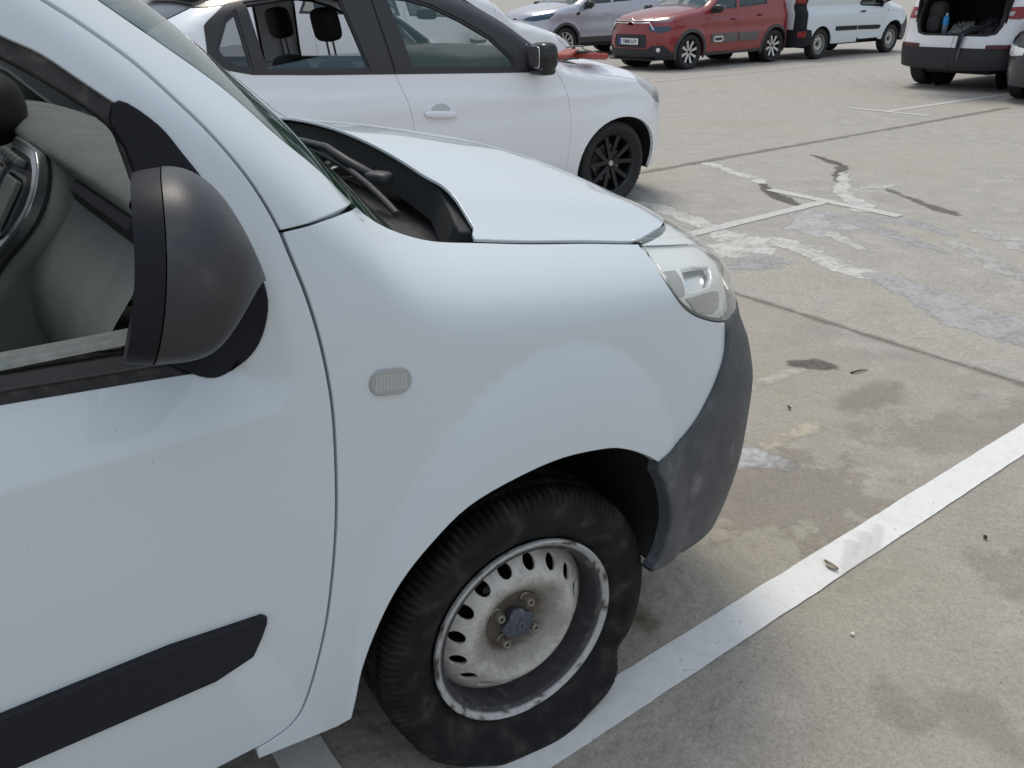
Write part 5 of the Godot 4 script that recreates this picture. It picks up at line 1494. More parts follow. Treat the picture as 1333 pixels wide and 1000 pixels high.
		var h2 := group("door_handle", root)
		part("handle_bar", pillow(Vector3(0.235, 0.042, 0.040), tf(Vector3(-2.42, 0.83, 0.884 * sg), Vector3(0, 0, -4)), 0.7), paint, h2)
		wing_mirror(root, Vector3(-0.70, 1.085, 0.955 * sg), Vector3(0.145, 0.175, 0.22), gloss, gloss)
	seats(root, -1.78, -2.75, 0.36, 0.44, 1.305)
	var darkc := mat("car_trim", lin(0.014, 0.014, 0.015), 0.7)
	part("dashboard", pillow(Vector3(0.66, 0.30, 1.30), tf(Vector3(-0.80, 0.975, 0)), 0.4), darkc, root)
	var sw := group("steering_wheel", root, Transform3D(Basis.from_euler(Vector3(0, PI / 2, 0)) * Basis.from_euler(Vector3(-0.45, 0, 0)), Vector3(-1.16, 0.96, -0.36)))
	var ring := []
	for j in 33: ring.append(Vector3(cos(TAU * j / 32) * 0.18, sin(TAU * j / 32) * 0.17, 0))
	part("wheel_rim", tube(ring, 0.015, 0.015, 8), darkc, sw)
	part("wheel_boss", pillow(Vector3(0.2, 0.11, 0.05), Transform3D(), 0.6), darkc, sw)
	for a in [0.0, PI, -PI / 2]: part("wheel_spoke", tube([Vector3.ZERO, Vector3(cos(a), sin(a), 0) * 0.17], 0.02, 0.014, 6), darkc, sw)
	part("rear_view_mirror", pillow(Vector3(0.04, 0.07, 0.24), tf(Vector3(-0.98, 1.335, 0.0)), 0.5), darkc, root)
	part("roof_lining", block(Vector3(1.5, 0.02, 1.0), tf(Vector3(-2.0, 1.505, 0)), 0.005), darkc, root)
	for sg in [1, -1]:
		part("door_lining", block(Vector3(1.9, 0.55, 0.05), tf(Vector3(-1.7, 0.70, 0.77 * sg)), 0.02), darkc, root)
		part("wheel_badge", lathe([Vector2(0, 0.062), Vector2(0.018, 0.061), Vector2(0.022, 0.056)], 16, null, tf(Vector3(0.03, 0.305, 0.765 * sg), Vector3(0, 0 if sg > 0 else 180, 0))), mat("badge_silver", lin(0.5, 0.5, 0.5), 0.3, 0.8), root)

# ---------------------------------------------------------------- cars further off
func make_body(t: Dictionary) -> Body:
	var b := Body.new()
	for k in t:
		b.set(k, curve(t[k]) if t[k] is Array and k != "arches" else t[k])
	return b

func tail_u(B: Body, z: float, y: float) -> float:        # the u of the tail at which the skin is z from the middle
	var best := B.xr0
	for j in 200:
		var u := B.xr0 - B.ar * PI / 2 * j / 199.0
		if absf(B.pos(u, y).z) >= z: best = u
	return best

func nose_u(B: Body, z: float, y: float) -> float:
	var best := B.xf0
	for j in 200:
		var u := B.xf0 + B.af * PI / 2 * j / 199.0
		if absf(B.pos(u, y).z) >= z: best = u
	return best

func front_letters(root: Node3D, called: String, words: String, size: float, t: Transform3D, m: Material) -> void:
	var tm := TextMesh.new()
	var f := SystemFont.new()
	f.font_names = PackedStringArray(["Droid Sans"])
	f.font_weight = 700
	tm.font = f
	tm.text = words
	tm.font_size = 32
	tm.pixel_size = size / 32.0
	tm.depth = 0.003
	part(called, tm, m, root, t)

func background_cars() -> void:
	var clear := {"clearcoat_enabled": true, "clearcoat": 0.9, "clearcoat_roughness": 0.06}
	var matt := mat("pillar_black", lin(0.030, 0.029, 0.033), 0.5)
	var clad := mat("grey_cladding", lin(0.060, 0.056, 0.058), 0.6)
	var black := mat("bumper_black", lin(0.020, 0.021, 0.026), 0.55)
	var pane := glass("car_glass", Color(0.30, 0.42, 0.42), 0.35)
	var lampm := mat("lamp_clear", lin(0.55, 0.56, 0.55), 0.12, 0.4)
	var gloss := mat("gloss_black", lin(0.018, 0.018, 0.020), 0.18)
	# ---- the white car in the bay beyond the hatchback
	var B2 := make_body({"prof": [0.15, 0.80, 0.3, 0.85, 0.6, 0.89, 0.8, 0.895, 1.0, 0.88, 1.2, 0.845, 1.6, 0.70], "ytop": [-3.4, 1.3, -3.1, 1.50, -2.6, 1.62, -1.6, 1.66, -1.15, 1.62, -0.75, 1.52, -0.4, 1.395, -0.15, 1.205, 0.05, 1.165, 0.3, 1.10, 0.55, 1.03, 0.70, 0.96, 0.80, 0.86],
		"ztop": [-3.4, 0.6, -1.2, 0.58, -0.15, 0.70, 0.8, 0.70], "rh": [-3, 0.10, 0.7, 0.11], "xf0": 0.1, "xf1": [0.1, 0.74, 0.3, 0.84, 0.6, 0.87, 0.9, 0.82, 1.0, 0.76], "nf": [0.2, 3.2, 1.0, 2.7], "af": 0.76, "xr0": -2.9, "xr1": [0.2, -3.4, 0.6, -3.48, 1.2, -3.40, 1.6, -3.2], "nr": 3.4, "ar": 0.5,
		"crown": [-3.3, 0.02, -1.2, 0.04, -0.2, 0.05, 0.1, 0.06, 0.7, 0.04], "arches": [[0.0, 0.32, 0.46, 0.44, 0.5, 0.06]]})
	var r2 := thing("white_car", "white car parked beyond the hatchback, its bonnet seen above the red case", "car", Vector3(4.88, 0, -6.32))
	var wp := mat("far_white", lin(0.74, 0.745, 0.75), 0.4, 0, clear)
	var w2 := PackedVector2Array([Vector2(-0.50, 1.235), Vector2(-0.62, 1.33), Vector2(-0.85, 1.47), Vector2(-1.1, 1.545), Vector2(-1.42, 1.56), Vector2(-1.38, 1.28)])
	var w2b := PackedVector2Array([Vector2(-1.48, 1.285), Vector2(-1.52, 1.56), Vector2(-2.3, 1.55), Vector2(-2.45, 1.33)])
	car(r2, {"body": B2, "base": curve([-4, 0.34, -2.9, 0.3, -2.0, 0.26, 1.5, 0.24]), "wb": 2.62, "wr": 0.33, "track": 0.78, "cell": 0.06, "wheel": "silver", "spokes": 5, "trim": matt,
		"arches": [[0.0, 0.33, 0.39, 0.36], [-2.62, 0.33, 0.39, 0.36]],
		"panels": [["front_wing", strip(-0.42, 0.55), wp], ["front_bumper", strip(0.55, 2.0), wp], ["front_door", strip(-1.43, -0.42, 0.2, 1.60), wp], ["rear_door", strip(-2.35, -1.43, 0.2, 1.60), wp], ["rear_quarter", strip(-3.0, -2.35), wp], ["rear_end", strip(-5, -3.0), wp], ["roof_rail", strip(-2.35, -0.42, 1.60, 2.0), wp]],
		"windows": [[w2, pane, 0.02], [w2b, pane, 0.02]],
		"lamps": [["headlight", PackedVector2Array([Vector2(0.36, 1.03), Vector2(0.46, 0.93), Vector2(0.70, 0.86), Vector2(0.92, 0.86), Vector2(0.90, 0.93), Vector2(0.70, 0.99), Vector2(0.50, 1.06)]), lampm]],
		"tops": [["bonnet", -0.05, 1.2, wp, 0.997], ["scuttle", -0.16, -0.055, matt], ["windscreen", -1.12, -0.165, pane], ["roof", -2.9, -1.13, wp], ["tailgate", -3.25, -2.91, gloss]]})
	for sg in [1, -1]: wing_mirror(r2, Vector3(-0.76, 1.12, 1.02 * sg), Vector3(0.14, 0.14, 0.2), wp, matt)
	seats(r2, -1.55, -2.5, 0.37, 0.7, 1.36)

	# ---- the red car
	var B3 := make_body({"prof": [0.15, 0.80, 0.3, 0.85, 0.5, 0.872, 0.62, 0.875, 0.75, 0.862, 0.85, 0.868, 1.0, 0.85, 1.1, 0.825, 1.45, 0.68], "ytop": [-3.3, 1.15, -3.1, 1.32, -2.8, 1.43, -2.2, 1.49, -1.5, 1.49, -1.1, 1.42, -0.75, 1.28, -0.42, 1.125, -0.2, 1.085, 0.1, 1.05, 0.4, 1.0, 0.6, 0.955, 0.74, 0.90, 0.84, 0.80],
		"ztop": [-3.3, 0.6, -1.2, 0.56, -0.42, 0.68, 0.8, 0.66], "rh": [-3, 0.10, 0.7, 0.12], "xf0": 0.05, "xf1": [0.15, 0.70, 0.3, 0.80, 0.5, 0.83, 0.7, 0.825, 0.9, 0.80, 1.0, 0.72], "nf": [0.2, 3.2, 1.0, 2.7], "af": 0.8, "xr0": -2.75, "xr1": [0.2, -3.1, 0.5, -3.17, 1.0, -3.12, 1.4, -2.95], "nr": 3.2, "ar": 0.45,
		"crown": [-3.3, 0.02, -1.2, 0.04, -0.4, 0.05, 0.1, 0.06, 0.7, 0.04], "arches": [[0.0, 0.33, 0.46, 0.46, 0.52, 0.06], [-2.54, 0.33, 0.46, 0.46, 0.52, 0.06]], "crease": 0.02, "crease_line": [-3.2, 0.98, -2.3, 0.93, -0.4, 0.86, 0.6, 0.80]})
	var r3 := thing("red_hatchback", "dark red hatchback with chrome chevrons on its nose and a number plate", "car", Vector3(12.66, 0, -11.36), PI)
	var red := mat("red_paint", lin(0.24, 0.010, 0.012), 0.35, 0, clear)
	var belt3 := curve([-2.62, 1.16, -2.14, 1.105, -1.3, 1.06, -0.42, 1.02])
	var fw3 := PackedVector2Array([Vector2(-0.50, 1.06), Vector2(-0.75, 1.215), Vector2(-1.05, 1.35), Vector2(-1.4, 1.41), Vector2(-1.30, 1.09)])
	var rw3 := PackedVector2Array([Vector2(-1.38, 1.095), Vector2(-1.48, 1.415), Vector2(-2.2, 1.40), Vector2(-2.28, 1.15)])
	var zl := func(z: float, y: float) -> Vector2: return Vector2(nose_u(B3, z, y), y)
	var seam3 := [Vector2(-0.44, 1.14), Vector2(-0.38, 0.9), Vector2(-0.42, 0.5), Vector2(-0.46, 0.1)]
	var nose3 := PackedVector2Array([Vector2(0.42, 0.1), Vector2(0.42, 0.62), Vector2(0.40, 1.2), Vector2(2.0, 1.2), Vector2(2.0, 0.1)])
	var wing3 := PackedVector2Array([Vector2(-0.46, 0.1), Vector2(-0.42, 0.5), Vector2(-0.38, 0.9), Vector2(-0.44, 1.14), Vector2(-0.44, 1.3), Vector2(0.40, 1.3), Vector2(0.42, 0.62), Vector2(0.42, 0.1)])
	var end3 := nose_u(B3, 0.02, 0.5)
	var grille3 := PackedVector2Array([zl.call(0.40, 0.66), Vector2(end3 + 0.02, 0.66), Vector2(end3 + 0.02, 0.42), zl.call(0.42, 0.42), zl.call(0.45, 0.54)])
	var low3 := PackedVector2Array([zl.call(0.55, 0.46), zl.call(0.74, 0.47), zl.call(0.80, 0.36), Vector2(0.42, 0.32), Vector2(0.42, 0.1), Vector2(2, 0.1), Vector2(2, 0.40), zl.call(0.46, 0.40)])
	var lamp3 := PackedVector2Array([zl.call(0.48, 0.73), zl.call(0.44, 0.80), zl.call(0.60, 0.815), zl.call(0.78, 0.80), zl.call(0.80, 0.74), zl.call(0.66, 0.69)])
	var drl3 := PackedVector2Array([zl.call(0.52, 0.87), zl.call(0.52, 0.905), zl.call(0.70, 0.925), Vector2(0.38, 0.972), Vector2(0.45, 0.92), zl.call(0.76, 0.885)])
	car(r3, {"body": B3, "base": curve([-4, 0.30, -2.9, 0.3, -2.2, 0.24, -0.4, 0.24, 0.6, 0.20, 2, 0.19]), "wb": 2.54, "wr": 0.325, "track": 0.765, "cell": 0.05, "near": -1, "wheel": "bicolour", "spokes": 8, "trim": matt,
		"arches": [[0.0, 0.325, 0.375, 0.365], [-2.54, 0.325, 0.375, 0.365]],
		"panels": [["front_wing", wing3, red], ["front_door", PackedVector2Array([Vector2(-1.36, 0.30), Vector2(-0.43, 0.30), Vector2(-0.42, 0.5), Vector2(-0.38, 0.9), Vector2(-0.44, 1.14), Vector2(-0.44, 1.25), Vector2(-0.8, 1.42), Vector2(-1.42, 1.43), Vector2(-1.34, 1.08)]), red], ["rear_door", PackedVector2Array([Vector2(-1.36, 0.30), Vector2(-1.34, 1.08), Vector2(-1.42, 1.43), Vector2(-2.3, 1.43), Vector2(-2.36, 1.0), Vector2(-2.12, 0.7), Vector2(-2.1, 0.30)]), red],
			["sill", strip(-2.15, -0.40, 0.0, 0.30), clad], ["rear_quarter", PackedVector2Array([Vector2(-2.1, 0.30), Vector2(-2.12, 0.7), Vector2(-2.36, 1.0), Vector2(-2.3, 1.43), Vector2(-2.9, 1.43), Vector2(-2.9, 0.3)]), red], ["rear_end", strip(-5, -2.9), red], ["roof_rail", strip(-2.9, -0.44, 1.43, 2.0), red], ["front_face", nose3, red]],
		"windows": [[fw3, pane, 0.02], [rw3, pane, 0.02]],
		"lamps": [["grille", grille3, black, -0.01], ["lower_bumper", low3, black, 0.006], ["headlight", lamp3, mat("lamp_blue", lin(0.05, 0.08, 0.12), 0.08, 0.3)], ["daytime_lamp", drl3, mat("lamp_lilac", lin(0.24, 0.17, 0.21), 0.12, 0.3)]],
		"extras": [],
		"tops": [["bonnet", -0.30, 1.2, red, 0.997], ["scuttle", -0.42, -0.31, matt], ["windscreen", -1.15, -0.43, pane], ["roof", -2.8, -1.16, red], ["tailgate", -3.05, -2.81, gloss]]})
	var ring := func(cx: float, rx: float, ry: float, g: float, y0: float) -> Array:
		return [oval(Vector2(cx, 0.325), rx + g, ry + g, 30, -0.35, PI + 0.35), y0]
	for sg in [1, -1]:
		for cx in [0.0, -2.54]:                            # grey arch trims
			var o := oval(Vector2(cx, 0.325), 0.435, 0.425, 30, -0.30, PI + 0.30)
			o.append_array(rev(oval(Vector2(cx, 0.325), 0.378, 0.368, 30, -0.30, PI + 0.30)))
			part("arch_trim", skin(o, [], B3.side(sg, 0.008), 0.06, 0.012, 0.003, sg < 0), clad, r3)
		for q in [[-0.56, -1.33], [-1.385, -1.98]]:
			var s := group("side_pad", r3)
			part("pad", skin(rounded(q[0] - q[1], 0.155, 0.03, Vector2((q[0] + q[1]) / 2, 0.555), 4), [], B3.side(sg, 0.018), 0.08, 0.02, 0.006, sg < 0), mat("pad_grey", lin(0.115, 0.105, 0.105), 0.55), s)
		var bf := rounded(0.27, 0.105, 0.045, Vector2(-0.755, 0.535), 5)
		part("pad_frame", skin(bf, [inset(bf, 0.021)], B3.side(sg, 0.028), 0.05, 0.012, 0.004, sg < 0), mat("pad_white", lin(0.62, 0.62, 0.63), 0.45), r3)
		for q in [-0.815, -0.755, -0.695]: part("pad_mark", skin(rounded(0.045, 0.035, 0.008, Vector2(q, 0.535), 3), [], B3.side(sg, 0.022), 0.05, 0.005, 0.002, sg < 0), matt, r3)
		for q in [[-1.20, 0.90], [-2.02, 0.955]]:
			var h := group("door_handle", r3)
			part("handle_recess", skin(oval(Vector2(q[0], q[1]), 0.055, 0.036, 16), [], B3.side(sg, 0.002), 0.05, 0.004, 0.002, sg < 0), mat("red_dark", lin(0.12, 0.01, 0.01), 0.5), h)
			part("handle_bar", pillow(Vector3(0.2, 0.035, 0.04), tf(Vector3(q[0], q[1] + 0.008, 0.872 * sg)), 0.7), red, h)
		wing_mirror(r3, Vector3(-0.62, 1.10, 0.965 * sg), Vector3(0.17, 0.13, 0.21), gloss, gloss)
		part("fog_lamp", lathe([Vector2(0, 0.022), Vector2(0.03, 0.02), Vector2(0.042, 0.01), Vector2(0.042, -0.02)], 16, null, Transform3D(Basis(Vector3.UP, PI / 2 - 0.45 * sg), B3.pos(nose_u(B3, 0.66, 0.385), 0.385) * Vector3(1, 1, sg) + Vector3(0.004, 0, 0))), mat("fog_glass", lin(0.75, 0.75, 0.72), 0.1, 0.5), r3)
		# chrome bands that fold into a chevron in the middle and run down beside the lamp
		for q in [[0.908, 0.036], [0.868, 0.0]]:
			var top: Array = []
			for k in 13:
				var z := lerpf(0.0, 0.46 if q[0] < 0.9 else 0.60, k / 12.0)
				var y: float = q[0] + 0.040 * maxf(0, 1 - z / 0.075)
				top.append(B3.pos(nose_u(B3, maxf(z, 0.012), y), y) * Vector3(1, 1, sg) + Vector3(0.012, 0, 0))
			if q[0] < 0.9:
				for z in [0.50, 0.54, 0.57]:
					var y: float = 0.868 - (z - 0.46) * 1.15
					top.append(B3.pos(nose_u(B3, z, y), y) * Vector3(1, 1, sg) + Vector3(0.012, 0, 0.004 * sg))
			part("chrome_band", tube(top, 0.013, 0.013, 8), mat("chrome", lin(0.72, 0.73, 0.73), 0.12, 1.0), r3)
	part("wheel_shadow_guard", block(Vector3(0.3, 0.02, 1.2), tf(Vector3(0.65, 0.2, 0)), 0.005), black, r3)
	var plate := group("number_plate", r3, Transform3D(Basis(Vector3.UP, PI / 2), Vector3(0.842, 0.535, 0)))
	part("plate_board", skin(rounded(0.52, 0.11, 0.008), [], func(q: Vector2) -> Vector3: return Vector3(q.x, q.y, 0.004), 0.3, 0.008, 0.002), mat("plate_white", lin(0.72, 0.73, 0.74), 0.35), plate)
	part("plate_band", skin(rounded(0.045, 0.106, 0.004, Vector2(-0.234, 0)), [], func(q: Vector2) -> Vector3: return Vector3(q.x, q.y, 0.006), 0.3, 0.002, 0.0005), mat("plate_blue", lin(0.02, 0.07, 0.42), 0.35), plate)
	front_letters(plate, "plate_letters", "1860 LLY", 0.092, tf(Vector3(0.025, 0, 0.007)), mat("plate_black", lin(0.02, 0.02, 0.02), 0.4))
	seats(r3, -1.35, -2.3, 0.36, 0.6, 1.3)

	# ---- the silver crossover behind the red car
	var B4 := make_body({"prof": [0.15, 0.80, 0.3, 0.86, 0.6, 0.895, 0.8, 0.885, 0.95, 0.89, 1.1, 0.86, 1.3, 0.80, 1.55, 0.70], "ytop": [-3.4, 1.2, -3.1, 1.42, -2.6, 1.54, -1.8, 1.575, -1.2, 1.54, -0.8, 1.40, -0.38, 1.19, -0.1, 1.145, 0.2, 1.10, 0.5, 1.04, 0.7, 0.97, 0.82, 0.86],
		"ztop": [-3.3, 0.6, -1.2, 0.58, -0.4, 0.70, 0.8, 0.68], "rh": [-3, 0.10, 0.7, 0.12], "xf0": 0.05, "xf1": [0.15, 0.72, 0.3, 0.82, 0.6, 0.87, 0.9, 0.82, 1.0, 0.74], "nf": [0.2, 3.0, 1.0, 2.6], "af": 0.8, "xr0": -2.9, "xr1": [0.2, -3.3, 0.6, -3.4, 1.2, -3.3, 1.5, -3.1], "nr": 3.2, "ar": 0.5,
		"crown": [-3.3, 0.02, -1.2, 0.04, -0.4, 0.05, 0.1, 0.06, 0.7, 0.04], "arches": [[0.0, 0.35, 0.48, 0.48, 0.52, 0.07], [-2.64, 0.35, 0.48, 0.48, 0.52, 0.07]]})
	var r4 := thing("silver_crossover", "silver crossover behind the red hatchback, front wheel with dark arch trim in view", "car", Vector3(13.0, 0, -15.6), PI)
	var silver := mat("lilac_silver", lin(0.46, 0.47, 0.53), 0.3, 0.35, clear)
	car(r4, {"body": B4, "base": curve([-4, 0.36, -2.9, 0.34, -2.2, 0.40, -0.4, 0.40, 0.6, 0.26, 2, 0.24]), "wb": 2.64, "wr": 0.345, "track": 0.78, "cell": 0.07, "near": -1, "wheel": "silver", "spokes": 5, "trim": matt,
		"arches": [[0.0, 0.35, 0.39, 0.385], [-2.64, 0.35, 0.39, 0.385]],
		"panels": [["front_wing", strip(-0.44, 0.45), silver], ["front_face", strip(0.45, 3), silver], ["front_door", strip(-1.45, -0.44, 0.3, 1.5), silver], ["rear_door", strip(-2.4, -1.45, 0.3, 1.5), silver], ["rear_quarter", strip(-3.0, -2.4), silver], ["rear_end", strip(-5, -3.0), silver], ["roof_rail", strip(-2.4, -0.44, 1.5, 2.0), silver]],
		"windows": [[PackedVector2Array([Vector2(-0.55, 1.16), Vector2(-0.85, 1.36), Vector2(-1.1, 1.46), Vector2(-1.5, 1.48), Vector2(-1.42, 1.19)]), pane, 0.02], [PackedVector2Array([Vector2(-1.5, 1.195), Vector2(-1.58, 1.48), Vector2(-2.3, 1.46), Vector2(-2.45, 1.24)]), pane, 0.02]],
		"lamps": [["headlight", PackedVector2Array([Vector2(0.33, 1.0), Vector2(0.46, 0.88), Vector2(0.80, 0.83), Vector2(1.0, 0.86), Vector2(0.85, 0.93), Vector2(0.55, 0.99)]), mat("lamp_blue", lin(0.05, 0.08, 0.12), 0.08, 0.3)], ["grille", PackedVector2Array([Vector2(0.95, 0.5), Vector2(2, 0.5), Vector2(2, 0.80), Vector2(1.0, 0.80)]), black, -0.01]],
		"extras": [["lower_cladding", strip(-2.2, -0.45, 0.335, 0.46), clad, 0.008]],
		"tops": [["bonnet", -0.26, 1.2, silver, 0.997], ["scuttle", -0.38, -0.27, matt], ["windscreen", -1.2, -0.39, pane], ["roof", -2.9, -1.21, silver], ["tailgate", -3.25, -2.91, gloss]]})
	for sg in [1, -1]:
		for cx in [0.0, -2.64]:
			var o := oval(Vector2(cx, 0.35), 0.445, 0.44, 30, -0.2, PI + 0.2)
			o.append_array(rev(oval(Vector2(cx, 0.35), 0.392, 0.387, 30, -0.2, PI + 0.2)))
			part("arch_trim", skin(o, [], B4.side(sg, 0.008), 0.08, 0.012, 0.003, sg < 0), clad, r4)
		wing_mirror(r4, Vector3(-0.62, 1.17, 0.99 * sg), Vector3(0.16, 0.15, 0.22), gloss, gloss)
		part("door_handle", pillow(Vector3(0.2, 0.04, 0.04), tf(Vector3(-1.28, 0.96, 0.895 * sg)), 0.7), silver, r4)
		part("wing_badge", skin(PackedVector2Array([Vector2(-0.30, 0.98), Vector2(-0.42, 1.02), Vector2(-0.42, 0.97), Vector2(-0.34, 0.93)]), [], B4.side(sg, 0.006), 0.08, 0.01, 0.003, sg < 0), gloss, r4)
	seats(r4, -1.4, -2.4, 0.37, 0.7, 1.38)

	# ---- the second van, seen from behind
	var v2 := thing("panel_van", "white panel van parked nose away, behind the red hatchback's tail", "van", Vector3(19.13, 0, -11.12))
	build_van(v2, 2.5)
	plain_wheels(v2, [Vector3(0, 0.31, 0.77), Vector3(0, 0.31, -0.765), Vector3(-2.697, 0.31, 0.77), Vector3(-2.697, 0.31, -0.765)])

	open_suv(wp, clear, matt, black, pane, gloss)

	# ---- the dark car at the right edge
	var r6 := thing("navy_car", "dark navy car at the right edge, front corner and headlight showing", "car", Vector3(12.2, 0, -3.16), PI)
	var navy := mat("navy_paint", lin(0.012, 0.014, 0.026), 0.3, 0, clear)
	var B6 := corsa_body()
	car(r6, {"body": B6, "base": curve([-4, 0.32, -2.9, 0.30, -2.2, 0.24, -0.4, 0.24, 0.5, 0.22, 1.5, 0.2]), "wb": 2.538, "wr": 0.31, "track": 0.765, "cell": 0.07, "wheel": "silver", "spokes": 5, "trim": matt,
		"arches": [[0.0, 0.30, 0.37, 0.345], [-2.52, 0.31, 0.37, 0.34]],
		"panels": [["front_wing", strip(-0.43, 0.45), navy], ["front_face", strip(0.45, 3), navy], ["front_door", strip(-1.62, -0.43, 0.2, 1.44), navy], ["rear_door", strip(-2.4, -1.62, 0.2, 1.44), navy], ["rear_quarter", strip(-2.95, -2.4), navy], ["rear_end", strip(-5, -2.95), navy], ["roof_rail", strip(-2.4, -0.43, 1.44, 2.0), navy]],
		"windows": [[PackedVector2Array([Vector2(-0.75, 1.03), Vector2(-1.0, 1.23), Vector2(-1.35, 1.37), Vector2(-1.64, 1.41), Vector2(-1.58, 1.06)]), pane, 0.02], [PackedVector2Array([Vector2(-1.68, 1.065), Vector2(-1.74, 1.41), Vector2(-2.4, 1.40), Vector2(-2.5, 1.10)]), pane, 0.02]],
		"lamps": [["headlight", PackedVector2Array([Vector2(0.36, 0.70), Vector2(0.40, 0.62), Vector2(0.60, 0.58), Vector2(0.80, 0.60), Vector2(0.80, 0.67), Vector2(0.55, 0.72)]), mat("lamp_bright", lin(0.75, 0.76, 0.76), 0.1, 0.3)]],
		"tops": [["bonnet", -0.17, 1.2, navy, 0.997], ["scuttle", -0.42, -0.18, matt], ["windscreen", -1.22, -0.43, pane], ["roof", -2.75, -1.23, navy], ["tailgate", -3.1, -2.76, gloss]]})
	seats(r6, -1.72, -2.72, 0.36, 0.55, 1.25)

func open_suv(wp: Material, clear: Dictionary, matt: Material, black: Material, pane: Material, gloss: Material) -> void:
	var B := make_body({"prof": [0.15, 0.82, 0.3, 0.87, 0.6, 0.90, 0.8, 0.895, 1.0, 0.89, 1.15, 0.865, 1.35, 0.80, 1.6, 0.70], "ytop": [-3.6, 1.45, -3.3, 1.54, -2.6, 1.59, -1.8, 1.60, -1.2, 1.55, -0.8, 1.40, -0.38, 1.17, -0.1, 1.12, 0.2, 1.08, 0.5, 1.02, 0.7, 0.95, 0.82, 0.85],
		"ztop": [-3.6, 0.62, -1.2, 0.58, -0.4, 0.70, 0.8, 0.68], "rh": [-3, 0.10, 0.7, 0.12], "xf0": 0.05, "xf1": [0.15, 0.72, 0.3, 0.82, 0.6, 0.87, 0.9, 0.82, 1.0, 0.74], "nf": [0.2, 3.0, 1.0, 2.6], "af": 0.8, "xr0": -3.0, "xr1": [0.2, -3.42, 0.35, -3.50, 0.6, -3.52, 0.8, -3.46, 1.1, -3.40, 1.55, -3.2], "nr": 4.2, "ar": 0.5,
		"crown": [-3.5, 0.02, -1.2, 0.04, -0.4, 0.05, 0.1, 0.06, 0.7, 0.04], "arches": [[0.0, 0.35, 0.48, 0.48, 0.52, 0.07], [-2.65, 0.35, 0.48, 0.48, 0.52, 0.05]]})
	var r := thing("white_suv", "white SUV with its tailgate open and a black rear bumper", "car", Vector3(15.86, 0, -5.12))
	var tu := func(z: float, y: float) -> Vector2: return Vector2(tail_u(B, z, y), y)
	var mid := B.xr0 - B.ar * PI / 2
	var hole := PackedVector2Array([Vector2(mid - 0.05, 0.775), tu.call(0.46, 0.775), tu.call(0.56, 0.80), tu.call(0.615, 0.90), tu.call(0.62, 1.05), tu.call(0.60, 1.25), tu.call(0.54, 1.47), Vector2(mid - 0.05, 1.49)])
	var lampL := PackedVector2Array([tu.call(0.70, 0.99), tu.call(0.64, 1.02), tu.call(0.635, 1.10), tu.call(0.66, 1.14), Vector2(-3.05, 1.165), Vector2(-3.02, 1.10), Vector2(-3.12, 1.01)])
	var low := PackedVector2Array([Vector2(-3.05, 0.0), Vector2(-3.07, 0.50), Vector2(-3.15, 0.64), tu.call(0.75, 0.655), tu.call(0.70, 0.60), Vector2(mid - 0.1, 0.60), Vector2(mid - 0.1, 0.0)])
	car(r, {"body": B, "base": curve([-3.79, 0.29, -3.5, 0.31, -3.2, 0.36, -2.9, 0.40, -2.2, 0.40, -0.4, 0.40, 0.6, 0.26, 2, 0.24]), "wb": 2.65, "wr": 0.356, "track": 0.79, "cell": 0.06, "near": -1, "wheel": "silver", "spokes": 5, "trim": matt,
		"arches": [[0.0, 0.35, 0.40, 0.39], [-2.65, 0.35, 0.40, 0.39], ],
		"panels": [["front_wing", strip(-0.44, 0.45), wp], ["front_face", strip(0.45, 3), wp], ["front_door", strip(-1.45, -0.44, 0.3, 1.52), wp], ["rear_door", strip(-2.3, -1.45, 0.3, 1.52), wp], ["roof_rail", strip(-2.3, -0.44, 1.52, 2.0), wp],
			["rear_quarter", strip(-5, -2.3), wp]],
		"cuts": [hole],
		"windows": [[PackedVector2Array([Vector2(-0.55, 1.14), Vector2(-0.85, 1.36), Vector2(-1.1, 1.47), Vector2(-1.5, 1.50), Vector2(-1.42, 1.17)]), pane, 0.02], [PackedVector2Array([Vector2(-1.5, 1.175), Vector2(-1.58, 1.50), Vector2(-2.2, 1.49), Vector2(-2.4, 1.22)]), pane, 0.02]],
		"lamps": [["rear_bumper", low, black, 0.012], ["tail_light", lampL, mat("tail_red", lin(0.27, 0.02, 0.022), 0.12), 0.006]],
		"extras": [["bumper_reflector", PackedVector2Array([tu.call(0.80, 0.60), tu.call(0.50, 0.60), tu.call(0.50, 0.645), tu.call(0.80, 0.655)]), mat("dull_red", lin(0.08, 0.012, 0.014), 0.3), 0.018], ["tail_light_band", PackedVector2Array([tu.call(0.72, 1.03), tu.call(0.655, 1.04), tu.call(0.65, 1.085), tu.call(0.74, 1.085)]), mat("tail_clear", lin(0.42, 0.36, 0.38), 0.12, 0.4), 0.010], ["opening_seal", inset(hole, -0.012), mat("seal_black", lin(0.012, 0.012, 0.012), 0.7), 0.003, [inset(hole, 0.012)]]],
		"tops": [["bonnet", -0.26, 1.2, wp, 0.997], ["scuttle", -0.38, -0.27, matt], ["windscreen", -1.2, -0.39, pane], ["roof", -3.25, -1.21, wp]]})
	var dk := mat("boot_black", lin(0.010, 0.010, 0.011), 0.95)
	part("boot_floor", block(Vector3(1.05, 0.03, 1.28), tf(Vector3(-2.88, 0.745, 0)), 0.005), dk, r)
	for sg in [1, -1]:
		part("boot_side", block(Vector3(1.1, 0.80, 0.04), tf(Vector3(-2.85, 1.12, 0.66 * sg)), 0.01), dk, r)
		wing_mirror(r, Vector3(-0.62, 1.17, 0.99 * sg), Vector3(0.16, 0.15, 0.22), gloss, gloss)
	part("boot_seatback", block(Vector3(0.06, 0.85, 1.3), tf(Vector3(-2.35, 1.15, 0)), 0.02), dk, r)
